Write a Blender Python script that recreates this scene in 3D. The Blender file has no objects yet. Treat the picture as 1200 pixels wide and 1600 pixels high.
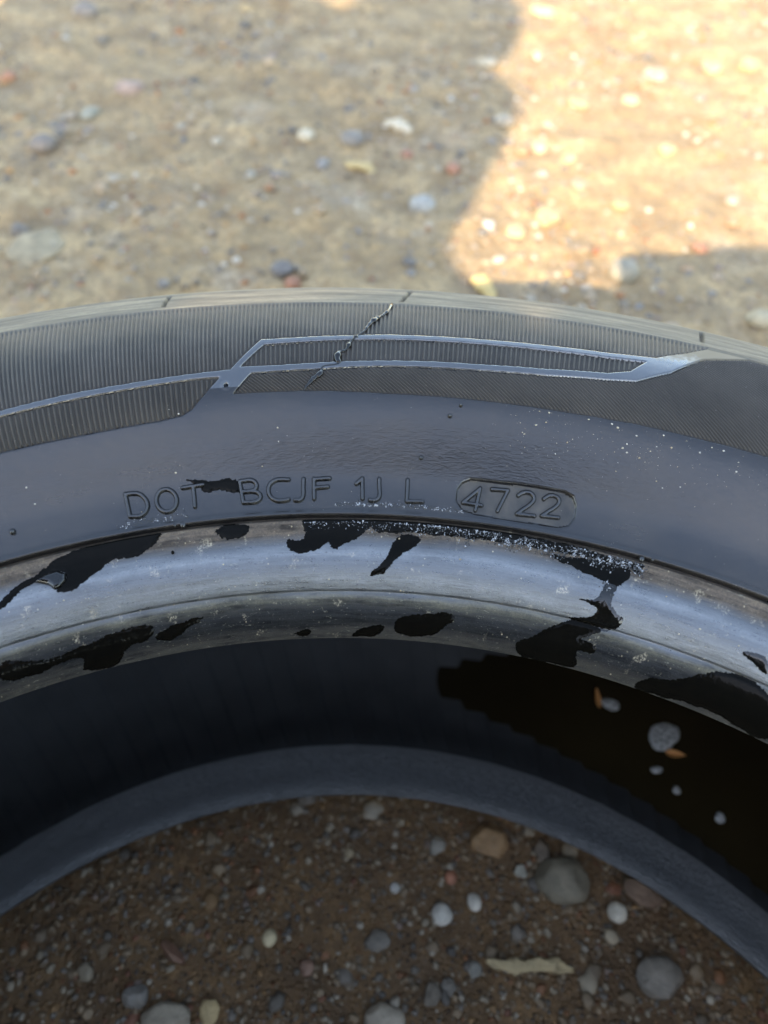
import bpy, math
import numpy as np

# ---------------------------------------------------------------- camera, sky, sun, exposure
SC = bpy.context.scene
COL = SC.collection
MM = 0.001
rng = np.random.default_rng(7)

cam_data = bpy.data.cameras.new('camera')
cam = bpy.data.objects.new('camera', cam_data)
COL.objects.link(cam)
SC.camera = cam
cam_data.sensor_fit = 'VERTICAL'
cam_data.sensor_height = 34.6
cam_data.lens = 34.6 * 1156.0 / 1600.0
cam_data.clip_start = 0.01
cam_data.clip_end = 200.0
_yaw, _pitch, _roll = math.radians(-0.488), math.radians(51.068), math.radians(2.305)
_f = np.array([math.sin(_yaw) * math.cos(_pitch), math.cos(_yaw) * math.cos(_pitch), -math.sin(_pitch)])
_r = np.cross(_f, [0, 0, 1.0]); _r /= np.linalg.norm(_r)
_u = np.cross(_r, _f)
_r2 = math.cos(_roll) * _r + math.sin(_roll) * _u
_u2 = -math.sin(_roll) * _r + math.cos(_roll) * _u
from mathutils import Matrix, Vector
_m = Matrix(((_r2[0], _u2[0], -_f[0], 0.0), (_r2[1], _u2[1], -_f[1], 0.1057),
             (_r2[2], _u2[2], -_f[2], 0.34493), (0, 0, 0, 1)))
cam.matrix_world = _m
cam_data.dof.use_dof = True
cam_data.dof.focus_distance = 0.199
cam_data.dof.aperture_fstop = cam_data.lens / 3.1
cam_data.dof.aperture_blades = 0

SUN_EL, SUN_DX, SUN_DY = math.radians(31), 0.35, 0.937      # light travels towards (+x, +y)
world = bpy.data.worlds.new('World'); SC.world = world
world.use_nodes = True
wn = world.node_tree.nodes; wn.clear()
sky = wn.new('ShaderNodeTexSky'); sky.sky_type = 'NISHITA'; sky.sun_disc = False
sky.sun_elevation = SUN_EL
sky.sun_rotation = math.atan2(-SUN_DX, -SUN_DY)
sky.air_density = 1.0; sky.dust_density = 0.4; sky.ozone_density = 1.4
bg = wn.new('ShaderNodeBackground'); bg.inputs['Strength'].default_value = 0.15
wo = wn.new('ShaderNodeOutputWorld')
world.node_tree.links.new(sky.outputs[0], bg.inputs[0]); world.node_tree.links.new(bg.outputs[0], wo.inputs[0])

sun_data = bpy.data.lights.new('sun', 'SUN'); sun_data.energy = 2.0; sun_data.angle = math.radians(0.6)
sun_data.color = (1.0, 0.93, 0.82)
sun = bpy.data.objects.new('sun', sun_data); COL.objects.link(sun)
_d = Vector((SUN_DX * math.cos(SUN_EL), SUN_DY * math.cos(SUN_EL), -math.sin(SUN_EL))).normalized()
sun.rotation_euler = _d.to_track_quat('-Z', 'Y').to_euler()
sun.location = (-0.5, -2, 3)

SC.view_settings.view_transform = 'Standard'
SC.view_settings.look = 'None'
SC.view_settings.exposure = 2.62
SC.view_settings.gamma = 1.0
SC.view_settings.use_curve_mapping = False
SC.view_settings.use_white_balance = True                # the phone balanced for open shade
SC.view_settings.white_balance_temperature = 8200
SC.view_settings.white_balance_tint = 12
SC.cycles.max_bounces = 8
SC.cycles.use_denoising = True

# ---------------------------------------------------------------- traced shapes: (angle in degrees round the tyre axis, s in mm along the section from the bead toe)
PANEL_RIB_MID = [(-9.157, 76.67), (-7.737, 84.84), (-6.295, 85.3), (-4.437, 85.91), (-2.574, 86.51), (-0.707, 86.96), (2.097, 87.41), (4.896, 87.86), (8.595, 88.61), (12.238, 89.79), (14.454, 91.27), (13.565, 85.3), (12.34, 82.99), (8.704, 80.66), (4.99, 79.42), (2.174, 78.96), (-0.652, 78.34), (-2.534, 77.88), (-4.415, 77.27), (-6.85, 76.67)]
PANEL_HATCH = [(-8.498, 74.57), (-6.666, 74.87), (-4.411, 75.31), (-2.526, 76.06), (-0.639, 76.67), (2.193, 77.12), (5.015, 77.58), (8.741, 78.65), (12.382, 80.82), (13.981, 82.37), (15.833, 88.91), (17.526, 99.43), (18.925, 103.76), (20.993, 106.0), (21.74, 68.58), (18.219, 68.32), (14.593, 68.19), (10.884, 67.8), (7.1, 67.8), (3.272, 67.8), (-0.57, 67.8), (-2.874, 68.06), (-5.358, 68.32), (-7.447, 68.19), (-9.634, 68.19)]
PANEL_RIB_LOW = [(-22.526, 71.41), (-19.065, 72.26), (-15.508, 72.97), (-11.868, 73.84), (-10.21, 73.84), (-11.196, 68.71), (-12.016, 64.9), (-12.615, 63.53), (-13.947, 62.77), (-17.648, 62.13), (-21.239, 61.88), (-23.015, 61.36)]
FIELD_EDGE = [(-22.48, 72.83), (-19.024, 73.99), (-15.483, 74.57), (-11.853, 75.46), (-9.641, 75.91), (-7.849, 86.66), (-6.298, 86.96), (-4.443, 87.56), (-2.581, 88.01), (-0.717, 88.76), (2.085, 89.2), (4.881, 89.65), (8.578, 90.53), (12.222, 91.72), (14.899, 93.81), (16.651, 100.91), (17.726, 107.23)]
FIELD_TOP = [(-22.309, 106.0), (-18.98, 109.71), (-13.723, 110.61), (-8.247, 108.47), (-2.3, 108.64), (2.945, 110.43), (8.537, 110.43), (14.011, 109.53), (17.198, 107.05), (19.279, 105.48)]
CAPSULE = [(5.119, 47.08), (6.584, 47.21), (8.202, 47.47), (9.819, 47.59), (11.086, 47.59), (11.738, 46.71), (12.116, 44.19), (12.148, 40.83), (11.851, 38.35), (11.196, 37.3), (10.25, 37.03), (8.583, 36.95), (7.116, 36.95), (5.765, 37.12), (4.817, 38.0), (4.306, 40.56), (4.317, 43.98), (4.618, 45.98)]
LETTERS = {'D': [[(-16.659, 45.51), (-16.593, 39.67)], [(-16.628, 45.4), (-16.443, 45.4), (-16.263, 45.4), (-16.092, 45.28), (-15.933, 45.17), (-15.791, 44.84), (-15.669, 44.4), (-15.567, 43.78), (-15.491, 43.27), (-15.443, 42.59), (-15.425, 42.02), (-15.434, 41.38), (-15.475, 40.83), (-15.547, 40.29), (-15.646, 39.85), (-15.769, 39.49), (-15.91, 39.23), (-16.066, 39.14), (-16.235, 39.23), (-16.413, 39.32), (-16.591, 39.49)]], 'O': [[(-13.605, 42.3), (-13.625, 41.28), (-13.704, 40.47), (-13.836, 39.76), (-14.008, 39.32), (-14.203, 39.14), (-14.401, 39.23), (-14.583, 39.67), (-14.73, 40.29), (-14.827, 41.19), (-14.866, 42.12), (-14.843, 43.08), (-14.76, 43.88), (-14.627, 44.62), (-14.455, 45.06), (-14.263, 45.17), (-14.069, 45.06), (-13.89, 44.62), (-13.745, 43.98), (-13.647, 43.17), (-13.605, 42.3)]], 'T': [[(-13.16, 44.95), (-11.862, 45.17)], [(-12.499, 44.84), (-12.52, 39.58)]], 'B': [[(-9.577, 44.84), (-9.444, 39.41)], [(-9.573, 45.06), (-9.409, 45.17), (-9.249, 45.17), (-9.097, 45.28), (-8.955, 45.28), (-8.827, 45.17), (-8.716, 44.95), (-8.627, 44.62), (-8.565, 44.3), (-8.533, 43.88), (-8.535, 43.47), (-8.565, 43.08), (-8.62, 42.78), (-8.696, 42.49), (-8.787, 42.4), (-8.89, 42.3), (-9.003, 42.3), (-9.121, 42.21), (-9.244, 42.21), (-9.371, 42.3), (-9.499, 42.3)], [(-8.967, 42.3), (-8.835, 42.21), (-8.706, 42.12), (-8.588, 42.02), (-8.483, 41.84), (-8.397, 41.47), (-8.338, 41.1), (-8.314, 40.65), (-8.33, 40.29), (-8.387, 39.94), (-8.477, 39.67), (-8.597, 39.41), (-8.74, 39.32), (-8.9, 39.23), (-9.074, 39.32), (-9.258, 39.32), (-9.444, 39.41)]], 'C': [[(-6.485, 44.84), (-6.621, 44.84), (-6.756, 44.95), (-6.894, 44.95), (-7.033, 44.95), (-7.173, 44.95), (-7.311, 44.84), (-7.44, 44.62), (-7.554, 44.3), (-7.649, 43.98), (-7.723, 43.47), (-7.774, 42.98), (-7.8, 42.4), (-7.801, 41.84), (-7.777, 41.28), (-7.729, 40.83), (-7.66, 40.38), (-7.57, 39.94), (-7.461, 39.67), (-7.334, 39.41), (-7.192, 39.23), (-7.036, 39.23), (-6.872, 39.23), (-6.7, 39.32), (-6.525, 39.49)]], 'J': [[(-5.522, 44.84), (-5.529, 44.4), (-5.535, 43.88), (-5.539, 43.37), (-5.542, 42.88), (-5.542, 42.4), (-5.54, 41.84), (-5.543, 41.38), (-5.551, 40.92), (-5.569, 40.47), (-5.601, 40.02), (-5.649, 39.67), (-5.714, 39.41), (-5.796, 39.23), (-5.893, 39.14), (-6.0, 39.23), (-6.111, 39.23)]], 'F': [[(-4.866, 44.84), (-4.86, 39.49)], [(-4.866, 44.73), (-3.858, 44.95)], [(-4.853, 42.4), (-3.963, 42.69)]], '1': [[(-2.122, 43.57), (-1.757, 44.95), (-1.702, 39.49)]], 'J2': [[(-0.664, 44.95), (-0.66, 44.51), (-0.655, 43.88), (-0.648, 43.37), (-0.636, 42.88), (-0.621, 42.3), (-0.602, 41.84), (-0.589, 41.28), (-0.588, 40.83), (-0.607, 40.38), (-0.65, 39.94), (-0.713, 39.58), (-0.794, 39.32), (-0.888, 39.23), (-0.992, 39.14), (-1.103, 39.14), (-1.218, 39.23)]], 'L': [[(1.174, 45.06), (1.196, 39.32)], [(1.196, 39.32), (2.222, 39.49)]], '4': [[(5.862, 44.73), (4.853, 40.47), (6.079, 40.29)], [(5.862, 44.73), (5.712, 38.79)]], '7': [[(6.612, 44.95), (7.63, 45.17), (7.144, 39.41)]], '2': [[(8.323, 44.3), (8.419, 44.73), (8.519, 45.06), (8.628, 45.28), (8.75, 45.51), (8.885, 45.51), (9.021, 45.51), (9.147, 45.28), (9.249, 44.95), (9.315, 44.62), (9.345, 44.19), (9.331, 43.68), (9.275, 43.17), (9.186, 42.69), (9.075, 42.12), (8.952, 41.65), (8.832, 41.19), (8.718, 40.74), (8.611, 40.29), (8.507, 39.85), (8.404, 39.41), (9.525, 39.67)]], '2b': [[(9.95, 44.51), (10.039, 44.95), (10.13, 45.28), (10.234, 45.63), (10.352, 45.74), (10.486, 45.86), (10.624, 45.74), (10.749, 45.63), (10.848, 45.28), (10.908, 44.95), (10.927, 44.51), (10.907, 43.98), (10.849, 43.57), (10.762, 43.08), (10.655, 42.59), (10.537, 42.12), (10.421, 41.74), (10.31, 41.28), (10.204, 40.83), (10.101, 40.47), (9.999, 40.02), (11.056, 40.38)]]}
WET = [[(-25.135, 25.62), (-23.462, 29.08), (-22.202, 31.03), (-21.13, 32.92), (-19.915, 33.78), (-18.507, 34.22), (-16.198, 35.18), (-14.873, 34.92), (-14.947, 32.7), (-16.485, 29.27), (-17.915, 29.08), (-18.98, 26.96), (-20.254, 24.62), (-21.027, 23.45), (-21.75, 24.29), (-21.044, 27.65), (-21.57, 29.46), (-22.919, 28.18), (-24.153, 26.12), (-25.224, 23.79)], [(-11.449, 32.49), (-10.293, 34.0), (-9.061, 32.7), (-9.511, 30.83), (-10.451, 30.03), (-11.182, 31.23)], [(-5.672, 34.65), (-1.012, 34.83), (-1.2, 31.86), (-2.465, 28.0), (-3.624, 26.12), (-3.89, 27.83), (-4.705, 25.95), (-6.217, 24.96), (-6.603, 26.29), (-6.64, 28.71), (-5.569, 29.08)], [(-1.011, 34.65), (1.88, 34.83), (4.007, 34.65), (8.259, 34.22), (12.477, 33.78), (16.214, 33.35), (16.962, 33.13), (16.571, 30.83), (16.119, 31.65), (12.59, 31.44), (8.368, 31.23), (4.096, 31.03), (1.514, 31.03), (-0.984, 31.65)], [(0.68, 29.27), (2.269, 29.84), (1.588, 26.12), (0.955, 24.62), (0.177, 20.62), (-0.599, 18.8), (-1.001, 19.14), (-0.326, 22.11), (0.126, 24.62)], [(10.965, 30.03), (12.606, 31.03), (16.119, 31.65), (16.152, 28.71), (15.555, 25.95), (14.791, 26.12), (12.744, 27.83)], [(14.798, 25.95), (15.428, 25.95), (15.363, 21.61), (16.095, 18.97), (16.445, 16.78), (15.913, 14.15), (15.108, 13.26), (13.512, 13.97), (12.941, 14.5), (14.406, 16.78), (14.444, 19.3), (13.316, 20.13), (14.302, 21.45)], [(9.755, 4.38), (10.746, 7.37), (13.074, 13.79), (15.313, 13.43), (14.008, 9.8), (15.182, 9.12), (15.109, 7.02), (14.12, 6.31), (14.366, 1.58), (13.265, 0.47), (10.428, 0.47)], [(18.62, 0.63), (19.17, 4.55), (20.731, 6.84), (22.965, 12.56), (23.33, 13.09), (26.501, 12.56), (27.911, 1.42), (24.838, 1.58), (21.758, 1.1)], [(-26.372, 10.32), (-23.975, 8.6), (-21.524, 8.6), (-18.609, 10.49), (-16.863, 10.66), (-16.269, 9.63), (-16.365, 7.9), (-17.129, 6.14), (-18.461, 4.9), (-19.541, 0.31), (-21.48, 1.26), (-21.679, 1.9), (-21.406, 5.25), (-23.401, 5.6), (-24.537, 4.73), (-26.7, 7.02)], [(-16.315, 6.49), (-15.352, 8.6), (-14.052, 9.8), (-12.608, 10.32), (-13.681, 8.08), (-14.928, 5.6), (-15.853, 5.08)], [(-6.565, 2.06), (-6.025, 3.36), (-5.28, 2.7), (-5.634, 1.1), (-6.295, 1.26)], [(-2.252, 1.1), (-1.214, 4.04), (0.106, 4.21), (-0.486, 1.42), (-1.296, 0.79)], [(0.881, 6.14), (2.367, 8.94), (5.116, 9.63), (5.163, 8.25), (4.539, 5.96), (3.683, 2.87), (1.896, 1.74), (0.921, 3.36)], [(24.027, 19.96), (24.743, 20.79), (25.539, 20.79), (25.893, 17.63), (25.025, 18.14)]]
DROP = [(-22.957, 28.18), (-22.278, 29.46), (-21.489, 29.65), (-20.99, 28.18), (-21.084, 26.29), (-21.446, 24.96), (-21.812, 24.62), (-22.186, 26.46)]
STREAK = [(1.052, 125.64), (0.383, 115.51), (-0.284, 111.15), (-0.558, 103.25), (-0.917, 99.27), (-1.351, 96.25), (-1.635, 93.21), (-1.918, 89.79), (-2.354, 87.41), (-2.678, 84.68), (-2.929, 82.06), (-3.262, 81.13), (-3.365, 78.5), (-3.285, 77.12), (-3.66, 76.52), (-4.261, 75.76), (-4.37, 73.84), (-4.709, 72.4), (-5.088, 70.45), (-5.396, 68.45)]
NUBS = [(1.93, 51.28), (3.487, 62.9), (4.081, 65.9), (-9.938, 71.0), (-23.515, 42.12), (-14.242, 28.35)]
KNOBS = [(-13.403, 35.09), (16.647, 33.13), (17.298, 34.22)]
TICKS = [(-13.534, 116.06), (0.677, 120.43), (17.525, 116.42)]
FROTH = [(-4.916, 33.35), (-1.935, 32.92), (1.481, 33.13), (4.047, 32.92), (7.489, 32.07), (10.464, 31.86), (13.389, 32.07), (15.461, 32.28), (16.695, 32.28), (14.766, 24.62), (4.758, 38.7), (-15.601, 37.47), (-13.588, 37.39)]
WET_SIDE = [[(-12.848, 46.96), (-11.361, 46.1), (-9.61, 45.17), (-9.658, 42.49), (-10.82, 43.27), (-11.907, 43.37), (-12.11, 44.84)]]

# x mm, y mm, width mm, depth/width, height/width, turn deg, colour, shape, label
STONES = [
    (30.8, 171.3, 9.1, 1.0, 0.7, 0, (0.7666, 0.6686, 0.5239), 'round', 'white pebble, larger of the two nearest the middle of the tyre hole'),
    (44.6, 176.3, 6.2, 1.2, 0.7, 20, (0.722, 0.62, 0.4738), 'round', 'small white pebble just up and right of the larger white one'),
    (105.2, 174.9, 8.4, 1.0, 0.75, 0, (0.7486, 0.6436, 0.479), 'round', 'round white pebble lying below the reddish stone inside the tyre'),
    (51.7, 200.2, 17.6, 0.95, 0.6, 15, (0.4121, 0.2202, 0.0903), 'rock', 'ochre yellow stone near the lower bead inside the tyre'),
    (82.8, 186.5, 23.8, 0.85, 0.55, -15, (0.2336, 0.186, 0.1167), 'rock', 'large rough grey-green stone inside the tyre hole'),
    (117.9, 151.8, 19.7, 0.8, 0.5, 10, (0.2408, 0.1922, 0.1381), 'rock', 'angular dull grey stone near the lower right corner'),
    (-40.5, 159.0, 6.0, 1.15, 0.7, 0, (0.723, 0.553, 0.3037), 'round', 'cream pebble alone in the dark soil left of the hole middle'),
    (-89.0, 136.1, 10.4, 0.95, 0.6, 20, (0.2702, 0.2263, 0.1758), 'rock', 'smooth mid-grey pebble in the lower left corner'),
    (-74.4, 128.9, 20.5, 0.6, 0.5, 0, (0.4423, 0.3421, 0.2279), 'rock', 'large pale stone cut by the bottom edge at left'),
    (-59.8, 132.4, 8.4, 1.15, 0.7, 0, (0.5814, 0.3889, 0.1746), 'rock', 'yellow pebble beside the large pale stone at the bottom edge'),
    (8.1, 133.2, 16.3, 0.75, 0.5, 0, (0.4156, 0.3257, 0.2238), 'rock', 'beige stone cut by the bottom edge near the middle'),
    (117.3, 182.6, 18.2, 0.6, 0.5, -20, (0.2376, 0.1372, 0.0798), 'rock', 'reddish brown stone tucked under the lower bead'),
    (34.8, 185.6, 5.5, 1.1, 0.7, 0, (0.4608, 0.1723, 0.0866), 'round', 'small orange pebble below the ochre stone'),
    (-77.8, 151.1, 13.3, 0.42, 0.5, -35, (0.2426, 0.1125, 0.0601), 'rock', 'long rust brown stone lying aslant at left in the hole'),
    (-24.2, 149.0, 6.1, 1.3, 0.6, 0, (0.346, 0.1829, 0.1116), 'rock', 'pinkish brown pebble left of the bottom middle'),
    (3.9, 160.1, 11.5, 0.8, 0.45, 10, (0.2297, 0.1865, 0.1365), 'rock', 'flat ash grey stone between the cream and the white pebble'),
    (101.6, 165.7, 8.0, 0.75, 0.6, -30, (0.4579, 0.3429, 0.2128), 'rock', 'small tan pebble below the round white one'),
    (65.0, 189.0, 6.7, 1.1, 0.6, 0, (0.4287, 0.3794, 0.2785), 'rock', 'small pale grey pebble left of the large grey-green stone'),
    (87.8, 198.7, 7.1, 1.0, 0.65, 0, (0.3989, 0.2896, 0.1757), 'round', 'tan pebble touching the lower bead above the large stone'),
    (75.1, 198.1, 9.6, 1.0, 0.6, 0, (0.1651, 0.1143, 0.0717), 'rock', 'dark brown pebble right of the ochre stone'),
    (10.7, 180.5, 4.6, 1.0, 0.7, 0, (0.6277, 0.5605, 0.4555), 'round', 'tiny white pebble high in the tyre hole'),
    (28.5, 198.3, 8.5, 1.0, 0.55, 30, (0.3372, 0.2856, 0.2127), 'rock', 'light grey flat pebble left of the ochre stone'),
    (-10.2, 193.1, 4.5, 1.0, 0.7, 0, (0.4338, 0.3118, 0.1714), 'round', 'tiny tan pebble close under the lower bead'),
    (33.3, 145.1, 6.6, 1.1, 0.6, 0, (0.2551, 0.2086, 0.1544), 'rock', 'small grey pebble above the bottom edge right of the middle'),
    (44.2, 151.5, 6.2, 1.2, 0.6, 0, (0.3014, 0.2636, 0.1989), 'rock', 'small grey pebble left of the bark chip'),
    (26.7, 142.3, 8.6, 1.1, 0.6, 0, (0.2259, 0.1721, 0.1169), 'rock', 'dull taupe pebble above the bottom edge left of the bark chip'),
    (18.1, 747.4, 24.5, 0.95, 0.6, 0, (0.3827, 0.3694, 0.3298), 'round', 'bluish white pebble on shaded ground near the sunlit strip'),
    (184.9, 650.1, 23.6, 1.0, 0.85, 0, (0.3403, 0.299, 0.2215), 'round', 'round pale grey stone where sunlit ground meets shade at right'),
    (-348.8, 817.0, 25.5, 1.0, 0.6, 0, (0.2103, 0.1742, 0.1467), 'round', 'grey oval pebble near the left edge behind the tyre'),
    (-410.6, 1168.3, 31.7, 1.0, 0.6, 0, (0.2436, 0.2073, 0.1763), 'round', 'grey pebble near the top left corner'),
    (-370.3, 1091.1, 21.1, 0.9, 0.55, 0, (0.1958, 0.1644, 0.1245), 'rock', 'small dark grey pebble below the top left grey one'),
    (-298.8, 950.5, 34.0, 0.8, 0.4, 0, (0.3908, 0.2758, 0.2177), 'rock', 'flat pink stone on the shaded ground'),
    (-440.3, 972.6, 18.5, 1.1, 0.6, 0, (0.4351, 0.2053, 0.1168), 'rock', 'orange pebble at the left edge of the picture'),
    (-100.7, 868.1, 17.4, 1.1, 0.6, 0, (0.5494, 0.4631, 0.3291), 'round', 'white pebble alone on plain shaded soil'),
    (-53.2, 865.6, 24.5, 1.1, 0.5, 0, (0.2333, 0.2016, 0.168), 'round', 'blue-grey pebble right of the lone white pebble'),
    (91.2, 1066.3, 22.9, 0.9, 0.5, 0, (0.5297, 0.4458, 0.3205), 'rock', 'pale pebble inside the shade near its curved end'),
    (-95.3, 636.2, 20.7, 1.0, 0.55, 15, (0.1452, 0.1262, 0.113), 'rock', 'dark slate blue stone just behind the tyre'),
    (-84.9, 618.2, 13.2, 1.1, 0.6, 0, (0.3534, 0.1499, 0.0812), 'round', 'brick orange pebble beside the slate blue stone'),
    (-121.5, 600.6, 19.9, 0.6, 0.4, 0, (0.4834, 0.4052, 0.3164), 'rock', 'flat whitish stone half hidden by the tyre shoulder'),
    (47.2, 813.6, 14.3, 1.3, 0.6, 0, (0.3768, 0.1655, 0.0934), 'round', 'orange pebble above the bluish white pebble'),
    (2.2, 842.1, 12.7, 1.2, 0.6, 0, (0.3934, 0.1779, 0.1045), 'round', 'small orange pebble under the pale wood chip'),
    (-328.2, 898.5, 22.1, 1.2, 0.4, 0, (0.3371, 0.3106, 0.2269), 'rock', 'pale greenish flat stone left of the pink one'),
    (-305.2, 652.3, 47.8, 1.25, 0.2, 0, (0.3493, 0.2694, 0.1581), 'rock', 'broad flat beige stone sunk in soil at far left'),
    (-327.0, 679.3, 20.3, 0.9, 0.5, 0, (0.1869, 0.1564, 0.1254), 'rock', 'grey stone resting against the broad flat beige one'),
    (-185.8, 606.8, 10.0, 1.2, 0.6, 0, (0.2121, 0.1824, 0.151), 'round', 'small grey pebble right behind the left shoulder tick'),
    (102.1, 912.6, 20.3, 1.0, 0.5, 0, (0.4122, 0.3429, 0.2528), 'round', 'pale pebble near the shade edge below the curved end'),
    (118.7, 859.8, 16.2, 1.2, 0.6, 0, (0.3984, 0.2017, 0.112), 'round', 'peach pebble exactly on the shade edge'),
    (-347.8, 895.0, 13.0, 1, 0.5, 0, (0.3894, 0.303, 0.2104), 'round', 'tiny cream pebble between grey and greenish stones at left'),
    (8.1, 654.7, 12.8, 1.1, 0.5, 0, (0.1591, 0.1367, 0.1155), 'rock', 'dark bluish pebble below the bluish white one'),
    (131.0, 732.7, 23.2, 1.4, 0.6, 0, (0.5469, 0.3586, 0.1841), 'rock', 'largest cream stone on the sunlit strip'),
    (100.1, 708.8, 17.5, 1.1, 0.6, 0, (0.5401, 0.3993, 0.2204), 'round', 'cream pebble left of the largest cream stone'),
    (188.8, 968.0, 25.7, 1.1, 0.5, 0, (0.4666, 0.2801, 0.1567), 'rock', 'sunlit peach stone right of the shade end'),
    (401.8, 1085.0, 28.4, 1.2, 0.55, 0, (0.5304, 0.3573, 0.1885), 'rock', 'cream stone high on the right in full sun'),
    (359.1, 1078.5, 26.6, 1.1, 0.5, 0, (0.496, 0.342, 0.1993), 'rock', 'tan stone left of the high cream stone in sun'),
    (247.3, 987.1, 19.6, 1.1, 0.55, 0, (0.5025, 0.3691, 0.2239), 'round', 'pale sunlit pebble right of the peach stone'),
    (262.9, 866.5, 17.8, 1.0, 0.5, 0, (0.5449, 0.3855, 0.2056), 'round', 'sunlit cream pebble in the middle of the right side'),
    (201.0, 762.2, 16.8, 1.1, 0.5, 0, (0.4621, 0.2959, 0.1536), 'round', 'tan sunlit pebble above the round pale grey stone'),
    (164.9, 788.3, 18.3, 1.2, 0.4, 0, (0.3682, 0.2948, 0.1972), 'rock', 'flat greyish pebble in sun above the largest cream stone'),
    (285.5, 1050.2, 26.0, 1.3, 0.5, 0, (0.412, 0.3427, 0.2486), 'rock', 'whitish sunlit stone near the top right'),
    (135.1, 864.1, 15.7, 1.2, 0.6, 0, (0.5334, 0.3999, 0.249), 'round', 'cream pebble just outside the shade edge'),
    (162.0, 841.0, 16.7, 1.1, 0.6, 0, (0.5034, 0.3422, 0.1875), 'round', 'sunlit tan pebble below the peach stone'),
    (282.5, 594.5, 26.4, 0.8, 0.45, 15, (0.4308, 0.3428, 0.2118), 'rock', 'pale stone at the right edge behind the tyre'),
    (208.9, 571.7, 17.7, 1.1, 0.5, 0, (0.404, 0.3102, 0.2124), 'rock', 'pale pinkish stone right behind the tyre at right'),
    (260.3, 698.5, 16.9, 0.9, 0.5, 0, (0.3567, 0.1637, 0.0949), 'rock', 'brick orange stone in the right hand shade'),
    (241.6, 665.8, 10.9, 1.1, 0.5, 0, (0.4083, 0.248, 0.1272), 'round', 'small amber pebble below the brick orange stone'),
    (297.8, 741.4, 11.8, 1.2, 0.5, 0, (0.4025, 0.2196, 0.1249), 'round', 'small peach pebble above the brick orange stone'),
    (306.1, 775.9, 12.2, 1.2, 0.5, 0, (0.4143, 0.35, 0.2668), 'round', 'small white pebble at the upper edge of the right shade'),
]
CHIPS = [
    (66.2, 153.5, 34.2, 0.22, 6, -7, (0.578, 0.413, 0.209), 'pale straw coloured bark chip lying across the soil in the hole'),
    (-42.6, 807.9, 31.9, 0.42, 5, -28, (0.617, 0.445, 0.202), 'yellowish wood chip on shaded ground behind the tyre'),
    (-8.0, 888.5, 31.7, 0.5, 5, -32, (0.701, 0.578, 0.413), 'pale wood chip right of the blue-grey pebble'),
    (69.0, 627.5, 29.1, 0.55, 5, -50, (0.745, 0.515, 0.216), 'sunlit wood chip next to the tyre shoulder'),
    (178.4, 1259.1, 36.8, 0.8, 5, 35, (0.791, 0.591, 0.305), 'sunlit wood chip at the top beyond the shade end'),
    (-216.2, 1225.0, 25.0, 0.4, 4, -25, (0.617, 0.434, 0.216), 'thin wood splinter at the top edge of the picture'),
]
FOAM = [
    (131.0, 244.0, 7.2, 6.4, .5, 'largest pale grey foam clump on the dark water', 1.0),
    (109.5, 259.5, 4.2, 3.0, -.3, 'grey foam clump touching the upright orange leaf bit', 2.2),
    (125.0, 228.4, 2.6, 1.6, .2, 'small foam clump just below the largest one', 3.1),
    (131.7, 219.5, 1.8, 1.7, .2, 'tiny foam clump right of the two small ones', 4.4),
    (147.3, 208.1, 2.6, 2.0, .9, 'foam clump low on the water near the right edge', 5.3),
    (25.0, 281.3, 1.8, 1.4, .2, 'lone foam speck at the left end of the water', 6.1),
]
LEAVES = [
    (103.6, 262.0, 9.0, 3.2, 1.75, .5, 'orange leaf bit standing up from the water at left', 1.2),
    (134.2, 235.4, 8.5, 3.0, -.25, .2, 'orange leaf bit lying beside the largest foam clump', .8),
]
PERSON_JOINTS = [                       # half squatting to the left of the phone, leaning over; shaped for its shadow
    (-268, -599, 370, 175, 150), (-479, -586, 540, 190, 150), (-645, -542, 730, 190, 140), (-663, -492, 890, 135, 115),
    (-601, -422, 950, 75, 75), (-475, -471, 880, 78), (-430, -385, 560, 60), (-220, -150, 430, 48),
    (-75, -5, 368, 36), (-792, -478, 990, 140), (-968, -411, 1010, 142), (-1139, -386, 980, 110),
    (-124, -582, 390, 140), (-45, -258, 562, 126), (-25, -408, 300, 85), (-35, -478, 80, 60),
    (-25, -378, 45, 48), (-195, -617, 360, 150), (-197, -320, 472, 125), (-237, -540, 300, 85),
    (-257, -650, 80, 60), (-257, -560, 45, 48), (-896, -498, 780, 215), (-436, -473, 580, 125),
]
PERSON_EDGES = [(0, 1), (1, 2), (2, 3), (3, 4), (3, 5), (5, 6), (6, 7), (7, 8), (3, 9), (9, 10), (10, 11), (0, 12), (12, 13), (13, 14), (14, 15), (15, 16), (0, 17), (17, 18), (18, 19), (19, 20), (20, 21), (9, 22), (1, 23)]
PERSON_HEAD = [(-602, -437, 920, 80, 80), (-571, -385, 970, 120, 120), (-544, -341, 980, 122, 122), (-518, -293, 960, 65, 75)]

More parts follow.
